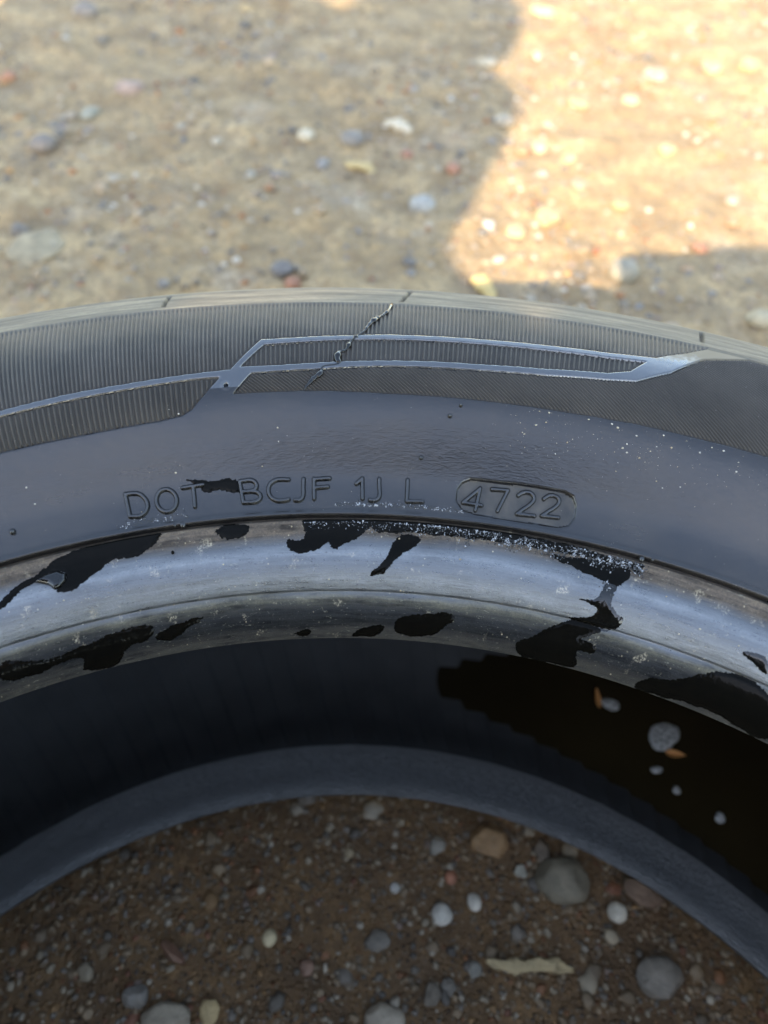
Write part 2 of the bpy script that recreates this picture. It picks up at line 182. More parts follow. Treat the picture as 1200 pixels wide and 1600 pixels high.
# ---------------------------------------------------------------- numpy helpers
def spline(P, n):
    P = np.array(P, float)
    t = np.r_[0, np.cumsum(np.hypot(*np.diff(P, axis=0).T) ** .5)]
    m = len(P); h = np.diff(t)
    A = np.zeros((m, m)); B = np.zeros((m, P.shape[1])); A[0, 0] = A[-1, -1] = 1
    for i in range(1, m - 1):
        A[i, i - 1] = h[i - 1]; A[i, i] = 2 * (h[i - 1] + h[i]); A[i, i + 1] = h[i]
        B[i] = 6 * ((P[i + 1] - P[i]) / h[i] - (P[i] - P[i - 1]) / h[i - 1])
    M = np.linalg.solve(A, B)
    x = np.linspace(0, t[-1], n); k = np.clip(np.searchsorted(t, x, side='right') - 1, 0, m - 2)
    a = (t[k + 1] - x) / h[k]; b = (x - t[k]) / h[k]; hk = h[k]
    return (a[:, None] * P[k] + b[:, None] * P[k + 1]
            + (((a ** 3 - a) * hk ** 2)[:, None] * M[k] + ((b ** 3 - b) * hk ** 2)[:, None] * M[k + 1]) / 6)

def sstep(x, a, b):
    t = np.clip((x - a) / (b - a), 0, 1)
    return t * t * (3 - 2 * t)

def seg_dist(x, y, A, B):
    dx, dy = B[0] - A[0], B[1] - A[1]
    t = np.clip(((x - A[0]) * dx + (y - A[1]) * dy) / (dx * dx + dy * dy + 1e-12), 0, 1)
    return np.hypot(x - A[0] - t * dx, y - A[1] - t * dy)

def poly_sdf(x, y, poly):
    """signed distance to a closed polygon, negative inside"""
    d = np.full(x.shape, 1e9); ins = np.zeros(x.shape, bool)
    for A, B in zip(poly, poly[1:] + poly[:1]):
        d = np.minimum(d, seg_dist(x, y, A, B))
        c = ((A[1] > y) != (B[1] > y))
        if A[1] != B[1]:
            ins ^= c & (x < (B[0] - A[0]) * (y - A[1]) / (B[1] - A[1]) + A[0])
    return np.where(ins, -d, d)

def line_dist(x, y, strokes):
    d = np.full(x.shape, 1e9)
    for st in strokes:
        for A, B in zip(st, st[1:]):
            d = np.minimum(d, seg_dist(x, y, A, B))
    return d

def _hash(i, j, seed):
    n = (i.astype(np.int64) * 374761393 + j.astype(np.int64) * 668265263 + seed * 1442695041) & 0x7fffffff
    n = ((n ^ (n >> 13)) * 1274126177) & 0x7fffffff
    return ((n ^ (n >> 16)) & 0xffff) / 65535.0

def vnoise(x, y, seed=0):
    i = np.floor(x); j = np.floor(y); fx = x - i; fy = y - j
    fx = fx * fx * (3 - 2 * fx); fy = fy * fy * (3 - 2 * fy)
    i = i.astype(np.int64); j = j.astype(np.int64)
    a = _hash(i, j, seed); b = _hash(i + 1, j, seed); c = _hash(i, j + 1, seed); d = _hash(i + 1, j + 1, seed)
    return (a * (1 - fx) + b * fx) * (1 - fy) + (c * (1 - fx) + d * fx) * fy

def fbm(x, y, seed=0, octs=4):
    o = 0; a = .5
    for k in range(octs):
        o = o + a * vnoise(x * 2 ** k, y * 2 ** k, seed + k); a *= .5
    return o

# ---------------------------------------------------------------- mesh helpers
def mesh_from(name, V, Fq, uv=None, col=None, smooth=True):
    me = bpy.data.meshes.new(name)
    V = np.asarray(V, np.float32); Fq = np.asarray(Fq, np.int32)
    k = Fq.shape[1]
    me.vertices.add(len(V)); me.vertices.foreach_set('co', V.ravel())
    me.loops.add(Fq.size); me.loops.foreach_set('vertex_index', Fq.ravel())
    me.polygons.add(len(Fq))
    me.polygons.foreach_set('loop_start', np.arange(len(Fq), dtype=np.int32) * k)
    me.polygons.foreach_set('loop_total', np.full(len(Fq), k, np.int32))
    me.polygons.foreach_set('use_smooth', np.full(len(Fq), smooth, bool))
    if uv is not None:
        l = me.uv_layers.new(name='UVMap')
        l.data.foreach_set('uv', np.asarray(uv, np.float32)[Fq.ravel()].ravel())
    if col is not None:
        c = me.color_attributes.new('Col', 'FLOAT_COLOR', 'POINT')
        cc = np.ones((len(V), 4), np.float32); cc[:, :3] = col
        c.data.foreach_set('color', cc.ravel())
    me.update(calc_edges=True)
    return me

def add_obj(name, me, mat=None, parent=None):
    o = bpy.data.objects.new(name, me); COL.objects.link(o)
    if mat is not None and me is not None:
        me.materials.clear(); me.materials.append(mat)
    if parent is not None:
        o.parent = parent
    return o

def tag(o, label=None, cat=None, group=None, kind=None):
    for k, v in (('label', label), ('category', cat), ('group', group), ('kind', kind)):
        if v:
            o[k] = v
    return o

def grid_faces(nr, nc, wrap=False):
    c = np.arange(nc if wrap else nc - 1); r = np.arange(nr - 1)
    R, Cc = np.meshgrid(r, c, indexing='ij'); C2 = (Cc + 1) % nc
    return np.stack([R * nc + Cc, R * nc + C2, (R + 1) * nc + C2, (R + 1) * nc + Cc], -1).reshape(-1, 4)

def compact(V, Fq, *attrs):
    used = np.unique(Fq); mp = np.full(len(V), -1, np.int64); mp[used] = np.arange(len(used))
    return (V[used], mp[Fq]) + tuple(a[used] for a in attrs)

def ico(sub):
    import bmesh
    bm = bmesh.new(); bmesh.ops.create_icosphere(bm, subdivisions=sub, radius=1.0)
    bm.verts.ensure_lookup_table()
    V = np.array([v.co[:] for v in bm.verts]); Fq = np.array([[v.index for v in f.verts] for f in bm.faces])
    bm.free(); return V, Fq

# ---------------------------------------------------------------- material helpers
class NT:
    def __init__(s, name):
        s.m = bpy.data.materials.new(name); s.m.use_nodes = True
        s.t = s.m.node_tree; s.n = s.t.nodes; s.n.clear()
        s.out = s.n.new('ShaderNodeOutputMaterial')
        s.b = s.n.new('ShaderNodeBsdfPrincipled'); s.l(s.b.outputs[0], s.out.inputs[0])
    def l(s, a, b): s.t.links.new(a, b)
    def set(s, **k):
        for a, v in k.items():
            a = a.replace('_', ' ')
            if hasattr(v, 'links'): s.l(v, s.b.inputs[a])
            else: s.b.inputs[a].default_value = (*v, 1) if isinstance(v, tuple) and len(v) == 3 else v
    def coord(s, which='UV', scale=(1, 1, 1), rot=(0, 0, 0)):
        c = s.n.new('ShaderNodeTexCoord'); m = s.n.new('ShaderNodeMapping')
        m.inputs['Scale'].default_value = scale; m.inputs['Rotation'].default_value = rot
        s.l(c.outputs[which], m.inputs[0]); return m.outputs[0]
    def noise(s, v, scale, detail=4, rough=.55, dist=0.0):
        n = s.n.new('ShaderNodeTexNoise'); s.l(v, n.inputs['Vector'])
        n.inputs['Scale'].default_value = scale; n.inputs['Detail'].default_value = detail
        n.inputs['Roughness'].default_value = rough; n.inputs['Distortion'].default_value = dist
        return n.outputs[0]
    def noisec(s, v, scale, detail=2):
        o = s.noise(v, scale, detail); return o.node.outputs[1]
    def voro(s, v, scale, out='Color', feature='F1', rand=1.0):
        n = s.n.new('ShaderNodeTexVoronoi'); n.feature = feature; s.l(v, n.inputs['Vector'])
        n.inputs['Scale'].default_value = scale; n.inputs['Randomness'].default_value = rand
        return n.outputs[out]
    def ramp(s, f, stops, interp='LINEAR'):
        r = s.n.new('ShaderNodeValToRGB'); s.l(f, r.inputs[0]); e = r.color_ramp.elements
        r.color_ramp.interpolation = interp
        while len(e) < len(stops): e.new(.5)
        for q, (p, c) in zip(e, stops):
            q.position = p; q.color = (c, c, c, 1) if not isinstance(c, tuple) else (*c, 1)
        return r.outputs[0]
    def mix(s, f, a, b, mode='MIX'):
        m = s.n.new('ShaderNodeMix'); m.data_type = 'RGBA'; m.blend_type = mode
        for i, v in ((0, f), (6, a), (7, b)):
            if hasattr(v, 'links'): s.l(v, m.inputs[i])
            else: m.inputs[i].default_value = v if not isinstance(v, tuple) else (*v, 1)
        return m.outputs[2]
    def math(s, op, a, b=0.0, clamp=False):
        m = s.n.new('ShaderNodeMath'); m.operation = op; m.use_clamp = clamp
        for i, v in ((0, a), (1, b)):
            if hasattr(v, 'links'): s.l(v, m.inputs[i])
            else: m.inputs[i].default_value = v
        return m.outputs[0]
    def sep(s, v):
        m = s.n.new('ShaderNodeSeparateXYZ'); s.l(v, m.inputs[0]); return m.outputs
    def bump(s, h, strength=.3, dist=.001):
        b = s.n.new('ShaderNodeBump'); b.inputs['Strength'].default_value = strength
        b.inputs['Distance'].default_value = dist; s.l(h, b.inputs['Height'])
        s.l(b.outputs[0], s.b.inputs['Normal']); return b
    def attr(s, name='Col'):
        a = s.n.new('ShaderNodeAttribute'); a.attribute_name = name; return a.outputs['Color']

# UV of every tyre surface: u = arc length in mm at radius 265, v = s in mm along the section, both divided by 100
def rubber_smooth():
    t = NT('rubber_smooth'); uv = t.coord('UV')
    st = t.noise(t.coord('UV', (.5, 2.2, 1)), 6, 5, .6)           # wipe marks running round the tyre
    bl = t.noise(uv, 3.2, 4, .6)
    fine = t.noise(uv, 260, 3, .6)
    dust = t.math('MULTIPLY', t.ramp(bl, [(.3, 0.0), (.85, 1.0)]), t.ramp(st, [(.3, .25), (.75, 1.0)]))
    col = t.mix(dust, (.006, .006, .007), (.048, .037, .027))
    sp = t.voro(uv, 95, 'Distance')                               # tiny grains of grit
    spm = t.math('MULTIPLY', t.ramp(sp, [(.05, 1.0), (.10, 0.0)]), t.ramp(t.noise(uv, 7, 3), [(.55, 0.0), (.68, 1.0)]))
    col = t.mix(spm, col, (.33, .29, .22))
    t.set(Base_Color=col, Roughness=t.ramp(t.math('ADD', t.math('MULTIPLY', dust, .5), t.math('MULTIPLY', st, .4)), [(.1, .15), (.8, .40)]))
    t.b.inputs['Specular IOR Level'].default_value = .75
    h = t.math('ADD', t.math('MULTIPLY', fine, .55), t.math('MULTIPLY', t.noise(t.coord('UV', (.8, 2.2, 1)), 60, 4), 1.0))
    t.bump(h, .27, .00020)
    return t.m

def rubber_ribbed(name, tone):
    t = NT(name); uv = t.coord('UV')
    n = t.noise(uv, 6, 4); fine = t.noise(uv, 220, 2)
    col = t.mix(t.ramp(n, [(.15, 0.0), (.85, 1.0)]), (.030, .026, .022), tone)
    sp = t.ramp(t.voro(uv, 80, 'Distance'), [(.035, 1.0), (.06, 0.0)])
    col = t.mix(t.math('MULTIPLY', sp, .8), col, (.36, .33, .27))
    t.set(Base_Color=col, Roughness=.58)
    t.b.inputs['Specular IOR Level'].default_value = .35
    t.bump(fine, .3, .00015)
    return t.m

def rubber_strip():
    t = NT('rubber_strip'); uv = t.coord('UV')
    n = t.noise(uv, 14, 4)
    v = t.sep(uv)[1]
    dust = t.ramp(t.math('ADD', v, t.math('MULTIPLY', t.math('SUBTRACT', t.noise(uv, 40, 5, .65), .5), .22)), [(.93, 0.0), (1.02, 1.0)])
    t.set(Base_Color=t.mix(dust, t.mix(n, (.018, .019, .022), (.04, .04, .04)), (.20, .165, .115)), Roughness=t.math('ADD', t.ramp(n, [(.3, .16), (.8, .3)]), t.math('MULTIPLY', dust, .5)), IOR=1.7)
    t.l(t.math('SUBTRACT', 1.0, t.math('MULTIPLY', dust, .85)), t.b.inputs['Specular IOR Level'])
    t.bump(t.noise(uv, 160, 3), .1, .00006)
    return t.m

def rubber_shoulder():
    t = NT('rubber_shoulder'); uv = t.coord('UV', (.35, 2.2, 1))
    n = t.noise(uv, 9, 6, .65); f = t.noise(t.coord('UV'), 60, 4)
    col = t.mix(t.ramp(n, [(.36, 0.0), (.66, 1.0)]), (.11, .098, .08), (.30, .25, .175))
    col = t.mix(t.ramp(f, [(.45, 0.0), (.75, .6)]), col, (.17, .14, .095))
    t.set(Base_Color=col, Roughness=.8)
    t.b.inputs['Specular IOR Level'].default_value = .2
    t.bump(f, .4, .0004)
    return t.m

def rubber_bead():
    t = NT('rubber_bead'); uv = t.coord('UV'); v = t.sep(uv)[1]
    wob = t.noise(t.coord('UV', (.5, 2, 1)), 5, 4)
    vv = t.math('ADD', v, t.math('MULTIPLY', t.math('SUBTRACT', wob, .5), .045))
    k = t.math('MULTIPLY', vv, 1 / .36)
    streak = t.noise(t.coord('UV', (.12, 7, 1)), 16, 6, .65)
    streak2 = t.noise(t.coord('UV', (.35, 6, 1)), 55, 4, .6)
    blot = t.noise(uv, 12, 6, .65)
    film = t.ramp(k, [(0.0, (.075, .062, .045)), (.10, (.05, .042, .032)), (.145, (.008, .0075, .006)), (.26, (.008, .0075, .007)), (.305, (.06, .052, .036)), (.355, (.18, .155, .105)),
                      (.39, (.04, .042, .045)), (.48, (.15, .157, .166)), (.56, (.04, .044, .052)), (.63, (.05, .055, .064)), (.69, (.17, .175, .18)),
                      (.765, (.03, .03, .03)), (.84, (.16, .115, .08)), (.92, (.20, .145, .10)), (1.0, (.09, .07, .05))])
    dk = t.math('MULTIPLY', t.ramp(t.noise(t.coord('UV', (.22, 3.2, 1)), 18, 5, .65), [(.46, 0.0), (.62, 1.0)]), t.ramp(t.noise(uv, 9, 4, .6), [(.38, 0.0), (.6, 1.0)]))
    grain = t.noise(uv, 130, 5, .75); blot2 = t.noise(t.coord('UV', (.6, 1.4, 1)), 34, 6, .7)
    amt = t.math('ADD', t.math('MULTIPLY', t.ramp(streak, [(.32, 0.0), (.66, 1.0)]), .40), t.math('MULTIPLY', t.ramp(blot, [(.32, 0.0), (.7, 1.0)]), .30))
    amt = t.math('ADD', amt, t.math('MULTIPLY', t.ramp(blot2, [(.36, 0.0), (.64, 1.0)]), .38))
    amt = t.math('MULTIPLY', t.math('ADD', .12, amt), t.ramp(grain, [(.28, .45), (.62, 1.15)]), True)
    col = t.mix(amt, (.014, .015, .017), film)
    col = t.mix(t.math('MULTIPLY', dk, .75), col, (.012, .012, .013))
    sp = t.math('MULTIPLY', t.ramp(t.voro(uv, 42, 'Distance'), [(.07, 1.0), (.13, 0.0)]), t.ramp(t.noise(uv, 22, 3), [(.5, 0.0), (.62, 1.0)]))
    col = t.mix(t.math('MULTIPLY', sp, .85), col, (.48, .38, .24))
    patch = t.math('MULTIPLY', t.ramp(t.noise(uv, 15, 4, .6), [(.62, 0.0), (.70, 1.0)]), t.ramp(t.noise(uv, 150, 3, .7), [(.45, 0.0), (.6, .8)]))
    col = t.mix(patch, col, (.46, .37, .25))
    scr = t.ramp(t.noise(t.coord('UV', (1.6, 5, 1), (0, 0, .5)), 40, 2, .4, 1.5), [(.68, 0.0), (.72, 1.0)])
    col = t.mix(t.math('MULTIPLY', scr, .35), col, (.33, .30, .22))
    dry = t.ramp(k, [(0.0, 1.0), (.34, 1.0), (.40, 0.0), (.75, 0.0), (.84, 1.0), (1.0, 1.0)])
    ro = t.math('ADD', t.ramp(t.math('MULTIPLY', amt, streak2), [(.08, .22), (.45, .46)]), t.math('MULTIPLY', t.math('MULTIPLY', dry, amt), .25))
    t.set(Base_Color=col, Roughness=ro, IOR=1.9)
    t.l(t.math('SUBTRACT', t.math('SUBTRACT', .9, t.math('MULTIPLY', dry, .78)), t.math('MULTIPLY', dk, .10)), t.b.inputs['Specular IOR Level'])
    h = t.math('ADD', t.math('MULTIPLY', streak2, .8), t.math('ADD', t.math('MULTIPLY', grain, .8), t.math('MULTIPLY', blot2, .6)))
    t.bump(h, .45, .0005)
    return t.m

def rubber_wet(name='rubber_wet', spec=.13):  # wet film; low spec and near-black colour stand in for its dark reflection
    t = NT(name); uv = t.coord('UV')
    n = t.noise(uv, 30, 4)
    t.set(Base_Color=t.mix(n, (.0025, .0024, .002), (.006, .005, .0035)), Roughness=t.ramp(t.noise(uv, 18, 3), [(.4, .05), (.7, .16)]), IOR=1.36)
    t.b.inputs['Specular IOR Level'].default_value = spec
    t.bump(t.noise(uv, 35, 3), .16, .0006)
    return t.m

def rubber_letter():
    t = NT('rubber_letter'); uv = t.coord('UV'); n = t.noise(uv, 30, 4)
    t.set(Base_Color=t.mix(n, (.006, .006, .006), (.022, .020, .018)), Roughness=t.ramp(n, [(.3, .12), (.75, .28)]))
    t.b.inputs['Specular IOR Level'].default_value = .8
    t.bump(t.noise(uv, 140, 3), .25, .0002)
    return t.m

def rubber_plate():
    t = NT('rubber_plate'); uv = t.coord('UV'); n = t.noise(uv, 16, 5)
    t.set(Base_Color=t.mix(t.ramp(n, [(.3, 0.0), (.7, 1.0)]), (.026, .024, .022), (.075, .063, .050)), Roughness=.36)
    t.bump(t.noise(uv, 200, 3), .3, .0002)
    return t.m

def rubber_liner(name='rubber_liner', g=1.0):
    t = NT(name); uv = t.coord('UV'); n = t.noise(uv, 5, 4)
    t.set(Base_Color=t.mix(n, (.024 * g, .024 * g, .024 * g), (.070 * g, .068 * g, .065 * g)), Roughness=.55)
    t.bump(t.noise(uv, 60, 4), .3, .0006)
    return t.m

def rubber_toe():
    t = NT('rubber_inner_bead'); uv = t.coord('UV')
    w = t.noise(t.coord('UV', (1.1, 5, 1), (0, 0, .12)), 22, 4, .6, .8); n = t.noise(uv, 7, 4)
    t.set(Base_Color=t.mix(n, (.135, .13, .122), (.195, .187, .175)), Roughness=.5)
    t.b.inputs['Specular IOR Level'].default_value = .8
    t.bump(w, 1.0, .0035)
    return t.m

def rubber_plain():
    t = NT('rubber_plain'); n = t.noise(t.coord('Object'), 30, 5)
    t.set(Base_Color=t.mix(n, (.03, .03, .03), (.07, .065, .06)), Roughness=.6)
    return t.m

def water_clear():
    t = NT('water_clear'); t.set(Base_Color=(1.0, 1.0, 1.0), Roughness=.02, IOR=1.33)
    t.b.inputs['Transmission Weight'].default_value = 1.0
    return t.m

def water_murky():
    t = NT('water_murky'); o = t.coord('Object'); n = t.noise(o, 14, 4)
    t.set(Base_Color=t.mix(n, (.007, .005, .0025), (.028, .019, .008)), Roughness=.04, IOR=1.33)
    t.bump(t.noise(o, 40, 2), .03, .001)
    return t.m

def foam_mat():
    t = NT('foam'); o = t.coord('Object'); n = t.noise(o, 420, 3); vo = t.voro(o, 500, 'Distance')
    t.set(Base_Color=t.mix(t.ramp(vo, [(.1, 0.0), (.5, 1.0)]), (.10, .10, .09), (.34, .33, .30)), Roughness=.5)
    t.b.inputs['Subsurface Weight'].default_value = 0.0
    t.bump(t.math('ADD', vo, n), .8, .001)
    return t.m

def bubble_mat():
    t = NT('bubble'); o = t.coord('Object'); n = t.noise(o, 900, 2)
    t.set(Base_Color=t.mix(t.ramp(n, [(.5, 0.0), (.62, 1.0)]), (.012, .012, .013), (.34, .34, .35)), Roughness=.14)
    t.b.inputs['Specular IOR Level'].default_value = 1.0
    return t.m

def leaf_mat():
    t = NT('leaf'); o = t.coord('Object'); n = t.noise(o, 300, 4)
    t.set(Base_Color=t.mix(n, (.36, .12, .025), (.62, .28, .08)), Roughness=.6)
    t.bump(n, .5, .0006)
    return t.m

def soil_mat():
    t = NT('soil'); o = t.coord('Object')
    big = t.noise(o, 3.2, 5, .6); mid = t.noise(o, 22, 5, .65); fin = t.noise(o, 160, 6, .7); vf = t.noise(o, 620, 3, .7)
    col = t.mix(t.ramp(big, [(.35, 0.0), (.65, 1.0)]), (.52, .34, .16), (.66, .465, .245))
    col = t.mix(t.ramp(t.noise(o, 9, 5, .65), [(.54, 0.0), (.70, .75)]), col, (.50, .44, .36))
    col = t.mix(t.ramp(mid, [(.38, .85), (.6, 0.0)]), col, (.28, .185, .095))
    col = t.mix(t.ramp(fin, [(.38, .8), (.62, 0.0)]), col, (.24, .165, .09))
    # sand grains of many colours
    g1 = t.voro(o, 420, 'Color'); gd = t.voro(o, 420, 'Distance')
    gc = t.ramp(t.sep(g1)[0], [(0.0, (.10, .085, .07)), (.25, (.26, .19, .12)), (.45, (.36, .28, .19)), (.6, (.34, .14, .06)), (.72, (.20, .20, .21)), (.88, (.52, .46, .37)), (1.0, (.62, .58, .52))], 'CONSTANT')
    gm = t.math('MULTIPLY', t.ramp(gd, [(.28, 1.0), (.42, 0.0)]), t.ramp(t.sep(g1)[1], [(.45, 0.0), (.5, 1.0)]))
    col = t.mix(t.math('MULTIPLY', gm, .75), col, gc)
    # the soil inside the tyre is darker and redder
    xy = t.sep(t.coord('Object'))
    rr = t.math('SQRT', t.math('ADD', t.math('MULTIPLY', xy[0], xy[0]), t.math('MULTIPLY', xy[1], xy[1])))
    hole_mask = t.ramp(t.math('ADD', rr, t.math('MULTIPLY', t.math('SUBTRACT', mid, .5), .12)), [(.25, 1.0), (.34, 0.0)])
    col = t.mix(t.math('MULTIPLY', hole_mask, .9), col, t.mix(1.0, col, (.42, .30, .215), 'MULTIPLY'))
    t.set(Base_Color=col, Roughness=t.mix(hole_mask, (.9, .9, .9), (.6, .6, .6)))
    h = t.math('ADD', t.math('MULTIPLY', fin, 1.0), t.math('ADD', t.math('MULTIPLY', vf, .5), t.math('MULTIPLY', t.ramp(gd, [(0.0, 1.0), (.45, 0.0)]), .5)))
    t.bump(h, .8, .004)
    return t.m

def stone_mat(name, c, seed):
    t = NT(name); o = t.coord('Object', rot=(seed, seed * 2.1, seed * .7))
    n = t.noise(o, 90, 5, .65); f = t.noise(o, 420, 4, .7)
    c = tuple(min(.8, q * .92) for q in c)
    dk = tuple(q * .55 for q in c); lt = tuple(min(.85, q * 1.2 + .01) for q in c)
    col = t.mix(t.ramp(n, [(.3, 0.0), (.7, 1.0)]), dk, lt)
    col = t.mix(t.ramp(f, [(.5, 0.0), (.75, .5)]), col, (.22, .16, .10))
    t.set(Base_Color=col, Roughness=.72)
    t.bump(t.math('ADD', n, f), .5, .0015)
    return t.m

def gravel_mat():
    t = NT('gravel'); o = t.coord('Object'); n = t.noise(o, 240, 4)
    c = t.mix(1.0, t.attr(), t.mix(n, (.6, .6, .6), (1.25, 1.25, 1.25)), 'MULTIPLY')
    t.set(Base_Color=c, Roughness=.75)
    t.bump(n, .4, .001)
    return t.m

def wood_mat(name, c, seed):
    t = NT(name); o = t.coord('Object', (1, 9, 9), (seed * .1, 0, 0))
    n = t.noise(o, 60, 5); g = t.noise(t.coord('Object'), 160, 4)
    col = t.mix(n, tuple(q * .5 for q in c), tuple(min(.8, q * 1.15) for q in c))
    col = t.mix(t.ramp(g, [(.55, 0.0), (.75, .6)]), col, tuple(q * .3 for q in c))
    t.set(Base_Color=col, Roughness=.8); t.bump(n, .7, .002)
    return t.m

def cloth_mat(name, c):
    t = NT(name); n = t.noise(t.coord('Object'), 25, 4)
    t.set(Base_Color=t.mix(n, tuple(q * .7 for q in c), c), Roughness=.9)
    return t.m

M = dict(smooth=rubber_smooth(), rib=rubber_ribbed('rubber_ribbed', (.10, .084, .068)), rib2=rubber_ribbed('rubber_ribbed_coarse', (.082, .069, .055)),
         hatch=rubber_ribbed('rubber_hatched', (.074, .063, .052)), strip=rubber_strip(), shoulder=rubber_shoulder(), bead=rubber_bead(),
         wet=rubber_wet(), gloss=rubber_wet('rubber_wet_gloss', 1.0), letter=rubber_letter(), plate=rubber_plate(), liner=rubber_liner('rubber_liner', .6), liner_lit=rubber_liner('rubber_liner_lit', 1.0), toe=rubber_toe(), plain=rubber_plain(),  # lower liner is a lighter copy, light reaching it put into the colour
         water=water_clear(), murky=water_murky(), foam=foam_mat(), bubble=bubble_mat(), leaf=leaf_mat(), soil=soil_mat(), gravel=gravel_mat())

# ---------------------------------------------------------------- ground
def ground_h(x, y):
    """height in mm of the soil at (x, y) mm"""
    h = (fbm(x / 230, y / 230, 3, 4) - .47) * 20 + (fbm(x / 70, y / 55, 13, 3) - .47) * 9 + (fbm(x / 34, y / 34, 11, 4) - .47) * 11 + (fbm(x / 8, y / 8, 21, 3) - .44) * 4.0
    r = np.hypot(x, y)
    flat = sstep(np.abs(r - 265), 60, 120)             # pressed flat under the tyre
    return h * (.25 + .75 * flat) - 3.0 * (1 - flat)

def make_ground():
    gx = np.r_[-9000, -4000, -2000, np.arange(-900, 901, 4.0), 2000, 4000, 9000]
    gy = np.r_[-9000, -4000, -1500, np.arange(-60, 300, 2.8), np.arange(300, 1720, 4.0), 2600, 5000, 9000]
    X, Y = np.meshgrid(gx, gy)
    Z = ground_h(X, Y)
    V = np.stack([X, Y, Z], -1).reshape(-1, 3) * MM
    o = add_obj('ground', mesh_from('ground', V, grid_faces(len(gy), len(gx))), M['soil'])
    tag(o, 'sandy brown soil scattered with gravel', None, None, 'structure')
make_ground()

PAL = np.array([(.30, .22, .14), (.40, .30, .20), (.22, .17, .12), (.19, .175, .155), (.14, .135, .13), (.36, .15, .06), (.30, .11, .06),
                (.46, .40, .31), (.60, .55, .47), (.26, .24, .22), (.42, .24, .10), (.33, .25, .22)])
PROB = np.array([.19, .17, .12, .09, .06, .05, .03, .10, .04, .09, .03, .03]); PROB = PROB / PROB.sum()
ICO1, ICOF1 = ico(1)
ICO2, ICOF2 = ico(2)
def scatter(n, x0, x1, y0, y1, rmin, rmax, power, ok, sub=1):
    V0, F0 = (ICO1, ICOF1) if sub == 1 else (ICO2, ICOF2)
    x = rng.uniform(x0, x1, n); y = rng.uniform(y0, y1, n); m = ok(x, y); x, y = x[m], y[m]; n = len(x)
    r = rmin + (rmax - rmin) * rng.random(n) ** power
    sc = np.stack([r * rng.uniform(.75, 1.35, n), r * rng.uniform(.7, 1.2, n), r * rng.uniform(.45, .85, n)], -1)
    a = rng.uniform(0, 6.283, n); ca, sa = np.cos(a), np.sin(a)
    jit = 1 + rng.normal(0, .17, (n, len(V0)))
    P = V0[None] * jit[..., None] * sc[:, None, :]
    X = P[..., 0] * ca[:, None] - P[..., 1] * sa[:, None] + x[:, None]
    Y = P[..., 0] * sa[:, None] + P[..., 1] * ca[:, None] + y[:, None]
    Z = P[..., 2] + (ground_h(x, y) + sc[:, 2] * rng.uniform(-.25, .45, n))[:, None]
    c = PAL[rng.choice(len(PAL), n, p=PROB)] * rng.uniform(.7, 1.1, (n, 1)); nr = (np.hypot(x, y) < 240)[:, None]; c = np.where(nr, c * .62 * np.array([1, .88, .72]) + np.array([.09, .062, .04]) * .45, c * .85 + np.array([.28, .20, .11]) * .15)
    V = np.stack([X, Y, Z], -1).reshape(-1, 3) * MM
    Fq = (F0[None] + (np.arange(n) * len(V0))[:, None, None]).reshape(-1, 3)
    return V, Fq, np.repeat(c, len(V0), 0)

def make_gravel():
    inn = lambda x, y: np.hypot(x, y) < 232
    outn = lambda x, y: (np.hypot(x, y) > 345) & (np.abs(x) < 140 + (y - 250) * .48)
    def dens(x, y):
        return outn(x, y) & (fbm(x / 120, y / 120, 41, 3) > .30 + .35 * rng.random(len(x)))
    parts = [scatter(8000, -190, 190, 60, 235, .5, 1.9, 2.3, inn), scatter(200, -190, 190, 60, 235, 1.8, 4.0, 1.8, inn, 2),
             scatter(20000, -620, 640, 300, 1500, 1.0, 3.8, 2.0, dens), scatter(1500, -620, 640, 300, 1500, 3.0, 7.0, 2.2, dens, 2)]
    off = 0; Vs, Fs, Cs = [], [], []
    for V, Fq, c in parts:
        Vs.append(V); Fs.append(Fq + off); Cs.append(c); off += len(V)
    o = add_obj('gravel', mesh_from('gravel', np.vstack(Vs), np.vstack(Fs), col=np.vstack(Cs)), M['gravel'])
    tag(o, 'fine mixed gravel and grit strewn over the soil', 'gravel', None, 'stuff')
make_gravel()

# ---------------------------------------------------------------- tyre section (mm), upper outer half: toe -> ridge -> rim line -> shoulder
BEAD_IN = [(203.1, 170.7), (204.2, 174.6), (206.2, 178.9), (209.6, 182.0)]
BEAD_OUT = [(209.6, 182.0), (211.6, 185.6), (214.2, 188.2), (217.6, 189.7), (221.5, 190.4), (226.6, 192.9)]
SIDE = [(226.6, 192.9), (229.6, 194.3), (232.6, 195.8), (236.3, 198.1), (242.2, 203.0), (248.3, 208.2), (253.9, 212.0), (262.0, 214.4),
        (272.0, 215.4), (281.5, 214.6), (293.0, 211.7), (306, 206.6), (318, 200.2), (328.5, 191.9), (333.5, 184.5), (335.0, 176.0)]
INNER = [(203.1, 170.7), (206, 170.3), (216, 177), (228, 184), (243, 196), (255, 203), (272, 207), (290, 204), (306, 198), (318, 188), (322.5, 174), (323.5, 107.7)]
HTOT = 215.4
_pa = spline(BEAD_IN, 80); _pb = spline(BEAD_OUT, 120)[1:]; _pc = spline(SIDE, 900)[1:]
PROF = np.vstack([_pa, _pb, _pc]); PS = np.r_[0, np.cumsum(np.hypot(*np.diff(PROF, axis=0).T))]
S_RIDGE, S_GROOVE, S_END = PS[79], PS[79 + 119], PS[-1]
_tan = np.gradient(PROF, PS, axis=0); _tan /= np.linalg.norm(_tan, axis=1)[:, None]
PN = np.stack([-_tan[:, 1], _tan[:, 0]], -1)                # outward normal
for _k in range(6):                                         # soften the normal over the two corners
    PN[1:-1] = (PN[:-2] + PN[1:-1] + PN[2:]) / 3
PN /= np.linalg.norm(PN, axis=1)[:, None]
RU = 265.0

